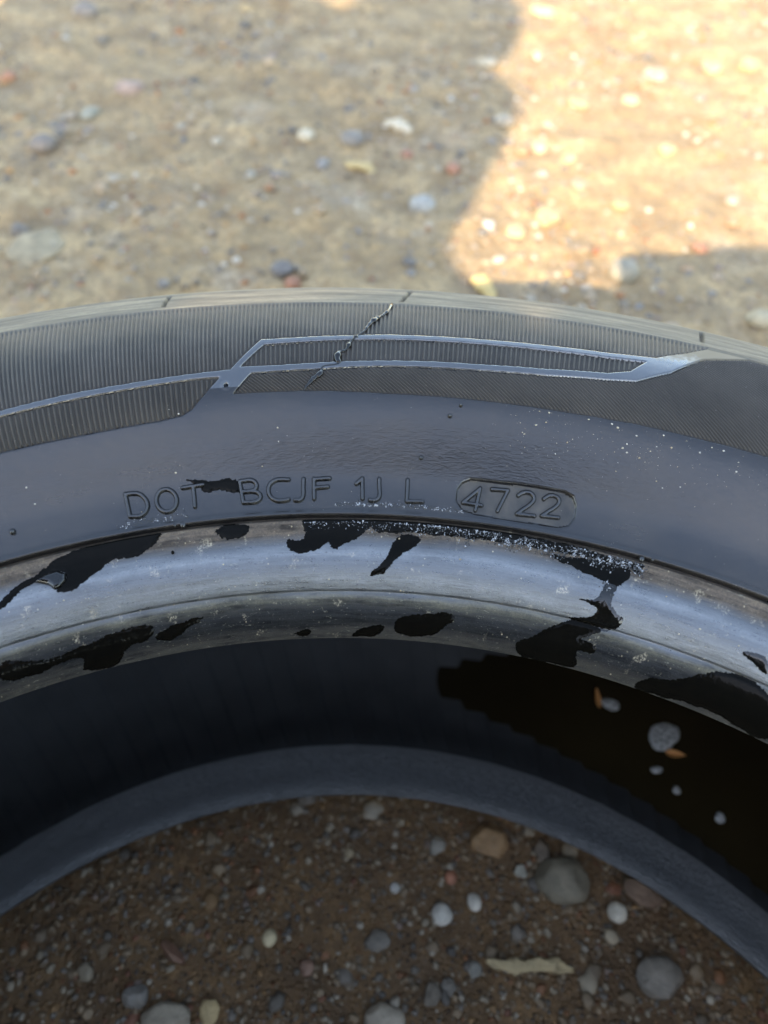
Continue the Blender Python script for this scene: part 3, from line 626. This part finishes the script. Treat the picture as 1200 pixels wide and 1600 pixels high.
def surf(th, s, h):
    """points on the tyre surface: th rad, s mm, h mm along the normal -> metres"""
    r = np.interp(s, PS, PROF[:, 0]) + h * np.interp(s, PS, PN[:, 0])
    z = np.interp(s, PS, PROF[:, 1]) + h * np.interp(s, PS, PN[:, 1])
    return np.stack([r * np.sin(th), r * np.cos(th), z], -1) * MM

def ring_thetas(fine_step, half=31.0, coarse=2.0):
    f = np.arange(-half, half + 1e-6, fine_step); e = np.arange(half + fine_step, 58, fine_step * 1.8)
    c = np.arange(58 + coarse, 302 - 1e-6, coarse)
    return np.radians(np.r_[-e[::-1], f, e, c])

tyre = bpy.data.objects.new('tyre', None); COL.objects.link(tyre)
tyre.empty_display_size = .05
tag(tyre, 'used black car tyre lying flat on its side on sandy ground', 'tyre')

def to_xy(poly, R=RU):
    return [(math.radians(a) * R, s) for a, s in poly]

# ---- relief of the sidewall
def bead_h(th, s):
    u = th * 220
    h = -.55 * np.exp(-((s - S_RIDGE - .6) / .45) ** 2)                       # thin parting line on the bead
    h = h + .10 * (fbm(u / 22, s / 2.2, 61, 3) - .45) + .16 * (fbm(u / 60, s / 9, 65, 2) - .4)
    h = h - 1.5 * sstep(s, S_GROOVE - 1.0, S_GROOVE - .1)                     # crevice under the rim line
    return h

def make_bead():
    th = ring_thetas(.07); s = np.r_[np.arange(0, S_GROOVE, .27), S_GROOVE]
    T, Sg = np.meshgrid(th, s)
    V = surf(T, Sg, bead_h(T, Sg)).reshape(-1, 3)
    uv = np.stack([T * RU / 100, Sg / 100], -1).reshape(-1, 2)
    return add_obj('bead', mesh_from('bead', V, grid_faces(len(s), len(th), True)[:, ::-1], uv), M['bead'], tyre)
bead = make_bead()

PITCH_A, PITCH_B, PITCH_D = 1.10, 1.30, 1.38      # rib pitch in mm at radius RU
def make_sidewall():
    th = ring_thetas(.042)
    s = np.r_[S_GROOVE, np.arange(S_GROOVE + .25, 36.8, .25), np.arange(36.8, 60, .36), np.arange(60, 112, .24), np.arange(112, S_END, .9), S_END]
    T, Sg = np.meshgrid(th, s)
    x = np.where(T > math.pi, T - 2 * math.pi, T) * RU
    sec = np.abs(x) < math.radians(57) * RU
    h = np.zeros_like(x)
    # rim line: a small raised lip, then the crevice
    lip = sstep(Sg, S_GROOVE, S_GROOVE + .5)
    h += -1.5 * (1 - lip) + .55 * np.exp(-((Sg - S_GROOVE - 1.0) / .7) ** 2)
    h += (.10 * (fbm(x / 30, Sg / 14, 71, 3) - .45) + .05 * (fbm(x / 3, Sg / 2, 75, 2) - .4)) * lip
    field = to_xy(FIELD_EDGE)
    field_poly = [(-math.radians(57) * RU, field[0][1] - 1.0)] + field + to_xy([(17.9, 110.0), (-57, 110.0)])
    mid = poly_sdf(x, Sg, to_xy(PANEL_RIB_MID))
    hat_pts = [q for q in PANEL_HATCH]
    k = hat_pts.index((20.993, 106.0))
    hat_pts = hat_pts[:k] + [(20.0, 107.5), (57, 107.5), (57, 68.6)] + hat_pts[k + 1:]
    hat = poly_sdf(x, Sg, to_xy(hat_pts))
    lowp = [(-57, 70.2)] + PANEL_RIB_LOW[:-1] + [(-57, 60.5)]
    low = poly_sdf(x, Sg, to_xy(lowp))
    fld = poly_sdf(x, Sg, field_poly)
    cap = poly_sdf(x, Sg, to_xy(CAPSULE))
    for d in (mid, hat, low, fld, cap):
        d[~sec] = 9.0
    ins = lambda d, e=.28: 1 - sstep(d, -e, .02)
    wave = lambda p, w: sstep(np.abs(((p % 1.0) - .5) * 2), 1 - w - .25, 1 - w + .25)
    ang = x
    worn = .75 + .35 * fbm(x / 18, Sg / 18, 81, 3)
    rin = lambda d: 1 - sstep(d, -.80, -.35)
    h += (-.68 * ins(fld) + rin(fld) * .56 * worn * wave(ang / PITCH_A, .48)) * sstep(110.0 - Sg, 0, 3)
    h += -.72 * ins(mid) + rin(mid) * .58 * worn * wave(ang / PITCH_B, .40)
    h += -.78 * ins(low) + rin(low) * .64 * worn * wave(ang / PITCH_D, .45)
    h += (-.78 * ins(hat) + rin(hat) * .68 * worn * wave((ang * .66 + Sg * .75) / .78, .5)) * (.55 + .45 * sstep(110 - Sg, 0, 14))
    h += ins(cap, .8) * -.62
    # shoulder notches
    for ta, a0, lean in ((-13.534, 112.5, .06), (.35, 111.5, .16), (17.525, 113.0, .05), (-27, 112, .06), (30, 112, .05)):
        d = np.abs(x - (math.radians(ta) * RU + (Sg - 116) * lean))
        h += -1.6 * (1 - sstep(d, .25, .75)) * sstep(Sg, a0, a0 + .6) * (1 - sstep(Sg, 128, 130))
    h += .25 * (fbm(x / 14, Sg / 5, 91, 3) - .45) * sstep(Sg, 108, 114)
    # small hole in the junction of the strips
    hx, hs = math.radians(-9.938) * RU, 71.0
    h += -1.3 * (1 - sstep(np.hypot(x - hx, Sg - hs), .25, .7)) + .18 * np.exp(-((np.hypot(x - hx, Sg - hs) - 1.0) / .35) ** 2)
    V = surf(T, Sg, h).reshape(-1, 3); uv = np.stack([x / 100, Sg / 100], -1).reshape(-1, 2)
    Fq = grid_faces(len(s), len(th), True)[:, ::-1]
    # which part does each face belong to
    cen = lambda a: a.reshape(-1)[Fq].mean(1)
    cs, cx = cen(Sg), cen(x)
    cls = np.zeros(len(Fq), int)                       # 0 sidewall
    strip_zone = (cs > 67.9) & (cs < 109.9) & (np.abs(cx) < math.radians(56.8) * RU)
    wob = 107.0
    cls[strip_zone & (cs > 70.3) & (cs < wob)] = 1
    cls[strip_zone & (cs >= wob)] = 6
    for i, d in ((2, fld), (3, mid), (4, low), (5, hat)):
        cls[cen(d) < -.2] = i
    cls[(cs >= 109.9)] = 6
    cls[cen(cap) < -.72] = 7
    # strip faces not joined to the main strip belong to the shoulder
    f1 = np.where(cls == 1)[0]; lab = np.arange(len(V))
    for _ in range(4000):
        old = lab; m_ = lab[Fq[f1]].min(1); lab = lab.copy()
        for q in range(4):
            np.minimum.at(lab, Fq[f1, q], m_)
        lab = lab[lab]
        if (lab == old).all():
            break
    fl = lab[Fq[f1, 0]]; ids, cnt = np.unique(fl, return_counts=True)
    cls[f1[fl != ids[np.argmax(cnt)]]] = 0
    out = {}
    for i, (nm, mt) in enumerate((('sidewall', 'smooth'), ('border_strip', 'strip'), ('ribbed_panel', 'rib'), ('ribbed_panel', 'rib2'),
                                  ('ribbed_panel', 'rib2'), ('hatched_panel', 'hatch'), ('shoulder', 'shoulder'), ('date_plate', 'plate'))):
        v, f, w = compact(V, Fq[cls == i], uv)
        out[i] = add_obj(nm, mesh_from(nm, v, f, w), M[mt], tyre)
    return out
side = make_sidewall()
date_plate = side[7]

# ---- raised letters and digits
def make_letter(name, strokes, base, parent, w=.40, H=1.1, edge=.30):
    st = [to_xy(q) for q in strokes]
    P = np.array([q for l in st for q in l]); pad = w + edge + .35
    u = np.arange(P[:, 0].min() - pad, P[:, 0].max() + pad, .14); v = np.arange(P[:, 1].min() - pad, P[:, 1].max() + pad, .13)
    X, Y = np.meshgrid(u, v)
    jx = .10 * (fbm(X / 1.3, Y / 1.3, 31, 2) - .4)
    d = line_dist(X, Y, st) + jx
    h = base + H * (1 - sstep(d, w - .12, w + edge)) - .25 * sstep(d, w + edge, w + edge + .15)
    V = surf(X / RU, Y, h).reshape(-1, 3); uv = np.stack([X, Y], -1).reshape(-1, 2) / 100
    Fq = grid_faces(len(v), len(u))[:, ::-1]
    keep = d.reshape(-1)[Fq].min(1) < w + edge + .2
    V, Fq, uv = compact(V, Fq[keep], uv)
    return add_obj(name, mesh_from(name, V, Fq, uv), M['letter'], parent)
for k, st in LETTERS.items():
    if k in ('4', '7', '2', '2b'):
        o = make_letter('digit', st, -.62, date_plate, .36, .75, .32); pass
    else:
        make_letter('letter', st, 0, tyre)

# ---- water film lying on the bead
def make_wet(poly, idx, on=None, mat='wet'):
    P = to_xy(poly); Q = np.array(P[-2:] + P + P[:2]); sp = spline(Q, (len(Q) - 1) * 6 + 1)[12:-6]
    P = [tuple(q) for q in sp]; A = np.array(P)
    u = np.arange(A[:, 0].min() - .6, A[:, 0].max() + .6, .22); lo, hi = (.05, S_GROOVE - .5) if on is None else (S_GROOVE + 1.2, 200)
    v = np.arange(max(lo, A[:, 1].min() - .6), min(hi, A[:, 1].max() + .6), .2)
    X, Y = np.meshgrid(u, v)
    d = poly_sdf(X, Y, P) + 1.1 * (fbm(X / 3.2, Y / 1.7, 100 + idx, 4) - .47) + .45 * (vnoise(X / .55, Y / .42, 150 + idx) - .5)
    h = (bead_h(X / RU, Y) if on is None else .04) + .03 + .13 * sstep(-d, 0, 1.0)
    Fq = grid_faces(len(v), len(u))[:, ::-1]
    keep = d.reshape(-1)[Fq].max(1) < .12
    if not keep.any():
        return
    uv = np.stack([X, Y], -1).reshape(-1, 2) / 100
    V, Fq, uv = compact(surf(X / RU, Y, h).reshape(-1, 3), Fq[keep], uv)
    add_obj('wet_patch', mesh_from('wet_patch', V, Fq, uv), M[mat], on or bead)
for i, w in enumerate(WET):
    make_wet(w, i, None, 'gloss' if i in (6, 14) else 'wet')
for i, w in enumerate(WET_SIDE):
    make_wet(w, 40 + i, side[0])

def make_drop():
    P = to_xy(DROP); A = np.array(P); c = A.mean(0)
    u = np.arange(A[:, 0].min() - .4, A[:, 0].max() + .4, .15); v = np.arange(A[:, 1].min() - .4, A[:, 1].max() + .4, .15)
    X, Y = np.meshgrid(u, v); d = poly_sdf(X, Y, P)
    h = bead_h(X / RU, Y) + .02 + 1.25 * np.sqrt(np.clip(-d / 1.5, 0, 1) * (2 - np.clip(-d / 1.5, 0, 1)))
    Fq = grid_faces(len(v), len(u))[:, ::-1]; keep = d.reshape(-1)[Fq].max(1) < .1
    V, Fq, uv = compact(surf(X / RU, Y, h).reshape(-1, 3), Fq[keep], np.stack([X, Y], -1).reshape(-1, 2) / 100)
    add_obj('water_drop', mesh_from('water_drop', V, Fq, uv), M['gloss'], bead)
make_drop()

# ---- trickle of water across the shoulder ribs
def make_streak():
    P = spline([(math.radians(a) * RU, s) for a, s in STREAK[2:]], 150)
    P = P + np.stack([.22 * (fbm(np.arange(150) / 3.0, np.zeros(150), 5, 2) - .45) * 2, np.zeros(150)], -1)
    t = np.linspace(0, 1, 150)
    rad = .30 + .95 * np.clip(fbm(t * 26, np.zeros(150) + 3, 8, 3) - .40, 0, 1) * 2.2
    rad *= sstep(t, 0, .04) * (1 - sstep(t, .97, 1)) + .05
    ns = 10; ph = np.linspace(0, 2 * math.pi, ns, endpoint=False)
    dP = np.gradient(P, axis=0); dP /= np.linalg.norm(dP, axis=1)[:, None]; nP = np.stack([-dP[:, 1], dP[:, 0]], -1)
    X = P[:, 0:1] + rad[:, None] * np.cos(ph) * nP[:, 0:1]; Y = P[:, 1:2] + rad[:, None] * np.cos(ph) * nP[:, 1:2]
    h = -.12 + rad[:, None] * np.sin(ph) * .75
    V = surf(X / RU, Y, h).reshape(-1, 3)
    o = add_obj('water_trickle', mesh_from('water_trickle', V, grid_faces(150, ns, True), np.stack([X, Y], -1).reshape(-1, 2) / 100), M['gloss'], tyre)
make_streak()

# ---- moulding nubs, foam and grit clinging to the rim line
def dome(name, a, s, r, hgt, mat, parent, base=0.0):
    V0 = ICO2.copy(); u = math.radians(a) * RU
    X = u + V0[:, 0] * r; Y = s + V0[:, 1] * r; h = base + V0[:, 2] * hgt
    V = surf(X / RU, Y, h)
    return add_obj(name, mesh_from(name, V, ICOF2), M[mat], parent)
for a, s, r in ((1.93, 51.28, .75), (3.487, 62.9, .7), (4.081, 65.9, .55), (-23.515, 42.12, .9)):
    dome('vent_nub', a, s, r, 1.3, 'letter', tyre)
dome('vent_nub', -14.242, 28.35, .5, .7, 'wet', tyre)
for a, s, r in ((-13.403, 35.2, 1.0), (16.647, 34.6, .9), (17.298, 35.2, .6), (-13.9, 35.3, .6)):
    dome('rim_line_nub', a, s, r, .9, 'letter', tyre)

def make_bubbles():
    n = 1900
    a = rng.uniform(-5.5, 17.0, n)
    base = np.interp(a, [-5.5, 2, 4, 10, 17], [32.6, 33.0, 32.6, 31.6, 32.4])
    s = base + rng.normal(0, 1.0, n) + .6 * np.sin(a * 2.1)
    keep = (rng.random(n) < np.interp(a, [-5.5, 0, 5, 9, 17], [.25, .35, .8, 1, 1])); a, s = a[keep], s[keep]
    a = np.r_[a, rng.normal(14.9, .25, 30), rng.normal(16.6, .3, 60), rng.uniform(-3.5, 5.2, 330), rng.uniform(-17.5, -13, 130)]
    s = np.r_[s, rng.normal(25.0, .8, 30), rng.normal(32.0, 1.0, 60), 37.6 + np.abs(rng.normal(0, .6, 330)), 37.6 + rng.normal(0, .7, 130)]
    s = np.clip(s, 20, 41); s = np.where((s > 33.6) & (s < 35.6), 33.2, s)
    r = rng.uniform(.10, .26, len(a)) * np.where(rng.random(len(a)) < .1, 1.6, 1)
    u = np.radians(a) * RU
    h0 = np.where(s < S_GROOVE, .1 + bead_h(u / RU, s), 0.0)
    X = u[:, None] + ICO1[None, :, 0] * r[:, None]; Y = s[:, None] + ICO1[None, :, 1] * r[:, None]; h = h0[:, None] + ICO1[None, :, 2] * r[:, None] * 1.0
    V = surf(X / RU, Y, h).reshape(-1, 3); Fq = (ICOF1[None] + (np.arange(len(a)) * len(ICO1))[:, None, None]).reshape(-1, 3)
    o = add_obj('froth', mesh_from('froth', V, Fq), M['bubble'], tyre); o['kind'] = 'stuff'
make_bubbles()

def make_grit():
    n = 330
    a = np.r_[rng.choice([9.0, 12.5, 15, 16.5, 20], 170) + rng.normal(0, 1.3, 170), rng.uniform(-24, 24, 60), rng.uniform(-24, 24, 100)]
    s = np.r_[np.clip(rng.normal(61, 4.0, 170), 50, 67), rng.uniform(40, 66, 60), rng.uniform(14, 32, 100)]
    r = .05 + .24 * rng.random(n) ** 5
    u = np.radians(a) * RU; h0 = np.where(s < S_GROOVE, bead_h(u / RU, s), 0.0)
    jit = 1 + rng.normal(0, .2, (n, len(ICO1)))
    X = u[:, None] + ICO1[None, :, 0] * r[:, None] * jit * 1.3; Y = s[:, None] + ICO1[None, :, 1] * r[:, None] * jit; h = h0[:, None] + (ICO1[None, :, 2] * jit * .6 + .2) * r[:, None]
    V = surf(X / RU, Y, h).reshape(-1, 3); Fq = (ICOF1[None] + (np.arange(n) * len(ICO1))[:, None, None]).reshape(-1, 3)
    c = np.array([(.50, .42, .30), (.42, .32, .20), (.55, .50, .42)])[rng.integers(0, 3, n)]
    o = add_obj('grit', mesh_from('grit', V, Fq, col=np.repeat(c, len(ICO1), 0)), M['gravel'], tyre); o['kind'] = 'stuff'
make_grit()

# ---- tread, lower half, inner liner
def make_rest():
    th = np.radians(np.arange(0, 360, .5))
    def ring(name, prof, mat, flip, hfun=None, th=th, u0=0):
        prof = np.array(prof); s = np.r_[0, np.cumsum(np.hypot(*np.diff(prof, axis=0).T))]
        tn = np.gradient(prof, s, axis=0); tn /= np.linalg.norm(tn, axis=1)[:, None]; nn = np.stack([-tn[:, 1], tn[:, 0]], -1)
        T, Sg = np.meshgrid(th, s); h = hfun(T, Sg) if hfun else np.zeros_like(T)
        r = prof[:, 0:1] + h * nn[:, 0:1]; z = prof[:, 1:2] + h * nn[:, 1:2]
        V = np.stack([r * np.sin(T), r * np.cos(T), z], -1).reshape(-1, 3) * MM
        uv = np.stack([T * RU / 100, Sg / 100 + u0], -1).reshape(-1, 2)
        Fq = grid_faces(len(prof), len(th), True)
        return add_obj(name, mesh_from(name, V, Fq[:, ::-1] if flip else Fq, uv), M[mat], tyre)
    z0 = PROF[-1, 1]
    zz = np.arange(z0, HTOT - z0 - .01, -2.2); tread = np.stack([np.full(len(zz), 335.0) + 3 * (1 - ((zz - HTOT / 2) / 70) ** 2).clip(0), zz], -1)
    def th_h(T, Sg):
        h = np.zeros_like(T)
        for c in (22, 52, 85, 115):
            h -= 7 * (1 - sstep(np.abs(Sg - c), 4, 5.5))
        lat = np.abs(((np.degrees(T) + .12 * Sg) / 5.0) % 1 - .5) * 2
        h = np.minimum(h, -5 * sstep(lat, .78, .84) * (1 - sstep(np.abs(Sg - 68), 40, 48) * 0))
        return h
    ring('tread', tread, 'plain', True, th_h)
    lo = PROF[::-1].copy(); lo[:, 1] = HTOT - lo[:, 1]
    ring('lower_sidewall', np.vstack([lo[::14], lo[-1:]]) if (len(lo) - 1) % 14 else lo[::14], 'plain', True)
    inn = spline(INNER, 100)
    # upper liner and lower liner, with slanted overlapping ribs
    def saw(T, Sg, sgn):
        p = (np.degrees(T) * .40 + sgn * Sg * .016 + .12 * fbm(T * 30, Sg / 20, 33, 2)) % 1.0; p = p - sstep(p, .74, 1.0)
        amp = sstep(Sg, 40, 48)
        return -amp * (1.3 * p - .4)
    thf = np.radians(np.r_[np.arange(-50, 50, .2), np.arange(50, 310, 1.0)])
    up = inn; dn = inn.copy(); dn[:, 1] = HTOT - dn[:, 1]
    k = np.argmin(np.abs(inn[:, 0] - 228.5) + 1e3 * (np.arange(100) > 60))
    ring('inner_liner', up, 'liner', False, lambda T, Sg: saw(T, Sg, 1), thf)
    ring('inner_liner', dn[k:], 'liner_lit', True, lambda T, Sg: -.9 * saw(T, Sg + 40, 1) * sstep(Sg, 0, 4), thf)
    # the lower bead seen from inside: smooth, faintly wrinkled
    ring('lower_bead', dn[:k + 1], 'toe', True, lambda T, Sg: .55 * (fbm(T * RU / 7, Sg / 1.6 + T * 9, 7, 3) - .45), thf)
make_rest()

# ---------------------------------------------------------------- water pooled inside the tyre, with foam and leaf bits afloat
def water_z(x):
    return 5.6 + .110 * x
def make_water():
    inn = spline(INNER, 300); dn = inn.copy(); dn[:, 1] = HTOT - dn[:, 1]
    k0 = np.argmin(dn[:, 1])
    th = np.radians(np.arange(-2, 178, .6)); V = []; m = 14
    ok = []
    for t in th:
        # radii where the section meets the water level
        zi = dn[:k0, 1] - water_z(dn[:k0, 0] * math.sin(t)); zo = dn[k0:, 1] - water_z(dn[k0:, 0] * math.sin(t))
        i = np.argmax(zi < 0) if (zi < 0).any() else k0
        j = k0 + (np.argmax(zo > 0) if (zo > 0).any() else len(zo) - 1) if (zi < 0).any() else k0
        r0 = dn[i, 0] - 2.5; r1 = dn[min(j, 299), 0] + 2.5
        for r in np.linspace(r0, r1, m):
            V.append((r * math.sin(t), r * math.cos(t), water_z(r * math.sin(t))))
    o = add_obj('pooled_water', mesh_from('pooled_water', np.array(V) * MM, grid_faces(len(th), m)), M['murky'])
    tag(o, 'dark murky water pooled inside the tyre on the right', 'water', None, 'stuff')
make_water()

def floater(name, x, y, rx, ry, rot, hgt, mat, label, cat, seed, group=None):
    V0, F0 = ico(3); a = np.arctan2(V0[:, 1], V0[:, 0])
    k = 1 + .09 * np.sin(a * 2 + seed) + .06 * np.sin(a * 3 + seed * 2.3) + .03 * np.sin(a * 7 + seed * 1.7)
    X = V0[:, 0] * rx * k; Y = V0[:, 1] * ry * k; Z = V0[:, 2] * hgt * (1 + .3 * np.sin(X * 2.1 + seed) * np.cos(Y * 1.9))
    c, s_ = math.cos(rot), math.sin(rot)
    V = np.stack([X * c - Y * s_, X * s_ + Y * c, Z + .11 * (X * c - Y * s_)], -1) * MM
    o = add_obj(name, mesh_from(name, V, F0), M[mat]); o.location = (x * MM, y * MM, water_z(x) * MM)
    return tag(o, label, cat, group)
FO = 'foam clumps floating on the pooled water'
for x, y, rx, ry, rot, lb, sd in FOAM:
    floater('foam_clump', x, y, rx, ry, rot, .9, 'foam', lb, 'foam', sd, FO)
def leaf(x, y, L, w, rot, tilt, lb, lift):
    n = 9; t = np.linspace(0, 1, n); wd = w * np.sin(math.pi * t ** .7) * .5 + .15
    V = []
    for side_ in (.25, -.25):
        for i in range(n):
            for q in (-1, 0, 1):
                V.append(((t[i] - .5) * L, q * wd[i], (.9 * t[i] ** 2 - (.35 if q == 0 else 0)) * w * .35 + side_))
    V = np.array(V); F = [tuple(r) for r in grid_faces(n, 3)] + [tuple(r[::-1] + n * 3) for r in grid_faces(n, 3)]
    per = [i * 3 for i in range(n)] + [(n - 1) * 3 + 1] + [i * 3 + 2 for i in reversed(range(n))] + [1]
    F += [(b, a, a + n * 3, b + n * 3) for a, b in zip(per, per[1:] + per[:1])]
    o = add_obj('leaf_fragment', mesh_from('leaf_fragment', V * MM, np.array(F)), M['leaf'])
    o.location = (x * MM, y * MM, (water_z(x) + lift) * MM); o.rotation_euler = (tilt, -.2, rot)
    tag(o, lb, 'leaf', 'leaf bits afloat in the tyre')
for a in LEAVES:
    leaf(*a)

# ---------------------------------------------------------------- countable stones and wood chips
def make_stone(i, x, y, w, asp, hr, rot, c, shape, label):
    V0, F0 = ico(4 if w > 8 else 3)
    r0 = np.random.default_rng(500 + i)
    V = V0.copy()
    if shape == 'rock':
        for q in range(9):                                  # chip flat facets off the ball
            n = r0.normal(size=3); n /= np.linalg.norm(n); lim = r0.uniform(.62, .9)
            d = V @ n; over = np.clip(d - lim, 0, None); V = V - over[:, None] * n * .92
        amp = .10
    else:
        amp = .06
    o3 = r0.uniform(0, 50, 3)
    nz = fbm(V0[:, 0] * 2.2 + o3[0], V0[:, 1] * 2.2 + V0[:, 2] * 1.7 + o3[1], i, 4) - .47
    V = V * (1 + amp * 2.4 * nz)[:, None]
    V = V * np.array([w / 2, w / 2 * asp, w / 2 * hr])
    a = math.radians(rot); ca, sa = math.cos(a), math.sin(a)
    V = np.stack([V[:, 0] * ca - V[:, 1] * sa, V[:, 0] * sa + V[:, 1] * ca, V[:, 2]], -1) * MM
    o = add_obj('pebble' if w < 14 else 'stone', mesh_from('pebble', V, F0), stone_mat('stone', c, i * .7))
    z = float(ground_h(np.array([x]), np.array([y]))[0])
    o.location = (x * MM, y * MM, (z + w / 2 * hr * .45) * MM)
    tag(o, label, 'pebble' if w < 14 else 'stone', 'stones and pebbles on the ground')
for i, a in enumerate(STONES):
    make_stone(i, *a)

def make_chip(i, x, y, L, asp, t, rot, c, label):
    r0 = np.random.default_rng(900 + i); n, m = 48, 10
    u = np.linspace(-1, 1, n); ph = np.linspace(0, 2 * math.pi, m * 2, endpoint=False)
    U, Ph = np.meshgrid(u, ph, indexing='ij')
    taper = (1 - np.abs(U) ** 3.2 * .75) * (.8 + .5 * (fbm(U * 2.5 + i * 7, np.zeros_like(U), 3, 3) - .4))
    cy = np.sign(np.cos(Ph)) * np.abs(np.cos(Ph)) ** .6; cz = np.sign(np.sin(Ph)) * np.abs(np.sin(Ph)) ** .6
    jag = 1 + 1.5 * (fbm(U * 6 + i, Ph * .6, 17 + i, 4) - .45)
    X = U * L / 2 * (1 + .06 * np.sin(Ph * 3 + i)); Y = cy * L * asp / 2 * taper * jag + .05 * L * np.sin(U * 2.2 + i) ; Z = cz * t / 2 * taper * jag + .02 * L * np.cos(U * 2)
    V = np.stack([X, Y, Z], -1).reshape(-1, 3)
    Fq = grid_faces(n, m * 2, True)
    ends = []
    for e, base in ((0, 0), (1, (n - 1) * m * 2)):
        ci = len(V); V = np.vstack([V, V[base:base + m * 2].mean(0)])
        for q in range(m * 2):
            a, b = base + q, base + (q + 1) % (m * 2)
            ends.append((a, b, ci, ci) if e else (b, a, ci, ci))
    me = bpy.data.meshes.new('wood_chip')
    me.from_pydata((V * MM).tolist(), [], [tuple(f) for f in Fq.tolist()] + [f[:3] for f in ends])
    for pl in me.polygons: pl.use_smooth = True
    o = add_obj('wood_chip', me, wood_mat('wood', c, i))
    z = float(ground_h(np.array([x]), np.array([y]))[0])
    o.location = (x * MM, y * MM, (z + t * .45) * MM); o.rotation_euler = (.1, .05, math.radians(rot))
    tag(o, label, 'wood chip', 'wood chips on the ground')
for i, a in enumerate(CHIPS):
    make_chip(i, *a)

# ---------------------------------------------------------------- the person behind the camera, whose shadow falls over the tyre
def skin_body(name, joints, edges, mat, parent, sub=2):
    me = bpy.data.meshes.new(name)
    me.from_pydata([tuple(c * MM for c in j[:3]) for j in joints], edges, [])
    o = add_obj(name, me, mat, parent)
    sk = o.modifiers.new('skin', 'SKIN'); sk.use_smooth_shade = True
    for v, j in zip(me.skin_vertices[0].data, joints):
        v.radius = (j[3] * 1.14 * MM, (j[4] if len(j) > 4 else j[3]) * 1.14 * MM)
    me.skin_vertices[0].data[0].use_root = True
    ss = o.modifiers.new('sub', 'SUBSURF'); ss.levels = sub; ss.render_levels = sub
    return o

person = bpy.data.objects.new('person', None); COL.objects.link(person)
tag(person, 'person in a dark coat bending over the tyre with a phone in hand', 'person')
coat = cloth_mat('coat', (.03, .032, .04)); trousers = cloth_mat('trousers', (.025, .027, .035)); skin = cloth_mat('skin', (.42, .27, .19))
PJ = PERSON_JOINTS
skin_body('body', PJ, PERSON_EDGES, coat, person)
skin_body('head', PERSON_HEAD, [(i, i + 1) for i in range(len(PERSON_HEAD) - 1)], coat, person)

# hand and phone, just behind the lens
def finger(P, r, parent):
    skin_body('finger', [(x, y, z, r * (1 - .08 * i)) for i, (x, y, z) in enumerate(P)], [(i, i + 1) for i in range(len(P) - 1)], skin, parent)
CAMP = np.array([0, 105.7, 344.93]); FW, RT, UP = _f, _r2, _u2
at = lambda r, u, f: CAMP + RT * r + UP * u + FW * f
import bmesh
bm = bmesh.new(); bmesh.ops.create_cube(bm, size=1.0)
bmesh.ops.scale(bm, vec=(.074, .160, .0085), verts=bm.verts)
bmesh.ops.bevel(bm, geom=[e for e in bm.edges], offset=.0035, segments=3, affect='EDGES')
pm = bpy.data.meshes.new('phone'); bm.to_mesh(pm); bm.free()
t_ = NT('phone_case'); t_.set(Base_Color=(.02, .02, .022), Roughness=.4)
phone = add_obj('phone', pm, t_.m)
phone.matrix_world = Matrix(((RT[0], UP[0], -FW[0], 0), (RT[1], UP[1], -FW[1], 0), (RT[2], UP[2], -FW[2], 0), (0, 0, 0, 1)))
phone.location = Vector(at(8, -66, -22) * MM)
tag(phone, 'dark phone held upright behind the lens by the squatting person', 'phone')
hand = skin_body('hand', [(*at(-62, -100, -40), 20), (*at(-50, -70, -38), 30, 16), (*at(-46, -52, -38), 26, 14)], [(0, 1), (1, 2)], skin, person)
skin_body('wrist', [(-90, 5, 400, 30), (*at(-75, -112, -42), 24), (*at(-58, -88, -40), 24)], [(0, 1), (1, 2)], skin, person)
for k in range(4):
    u = -88 + k * 17
    finger([at(-42, u, -40), at(-2, u + 2, -40), at(34, u + 4, -37), at(54, u + 6, -24 + k), at(50, u + 6, -14)], 8.5 - (.8 if k in (0, 3) else 0), hand)
finger([at(-50, -62, -34), at(-44, -40, -22), at(-38, -22, -13)], 9.5, hand)
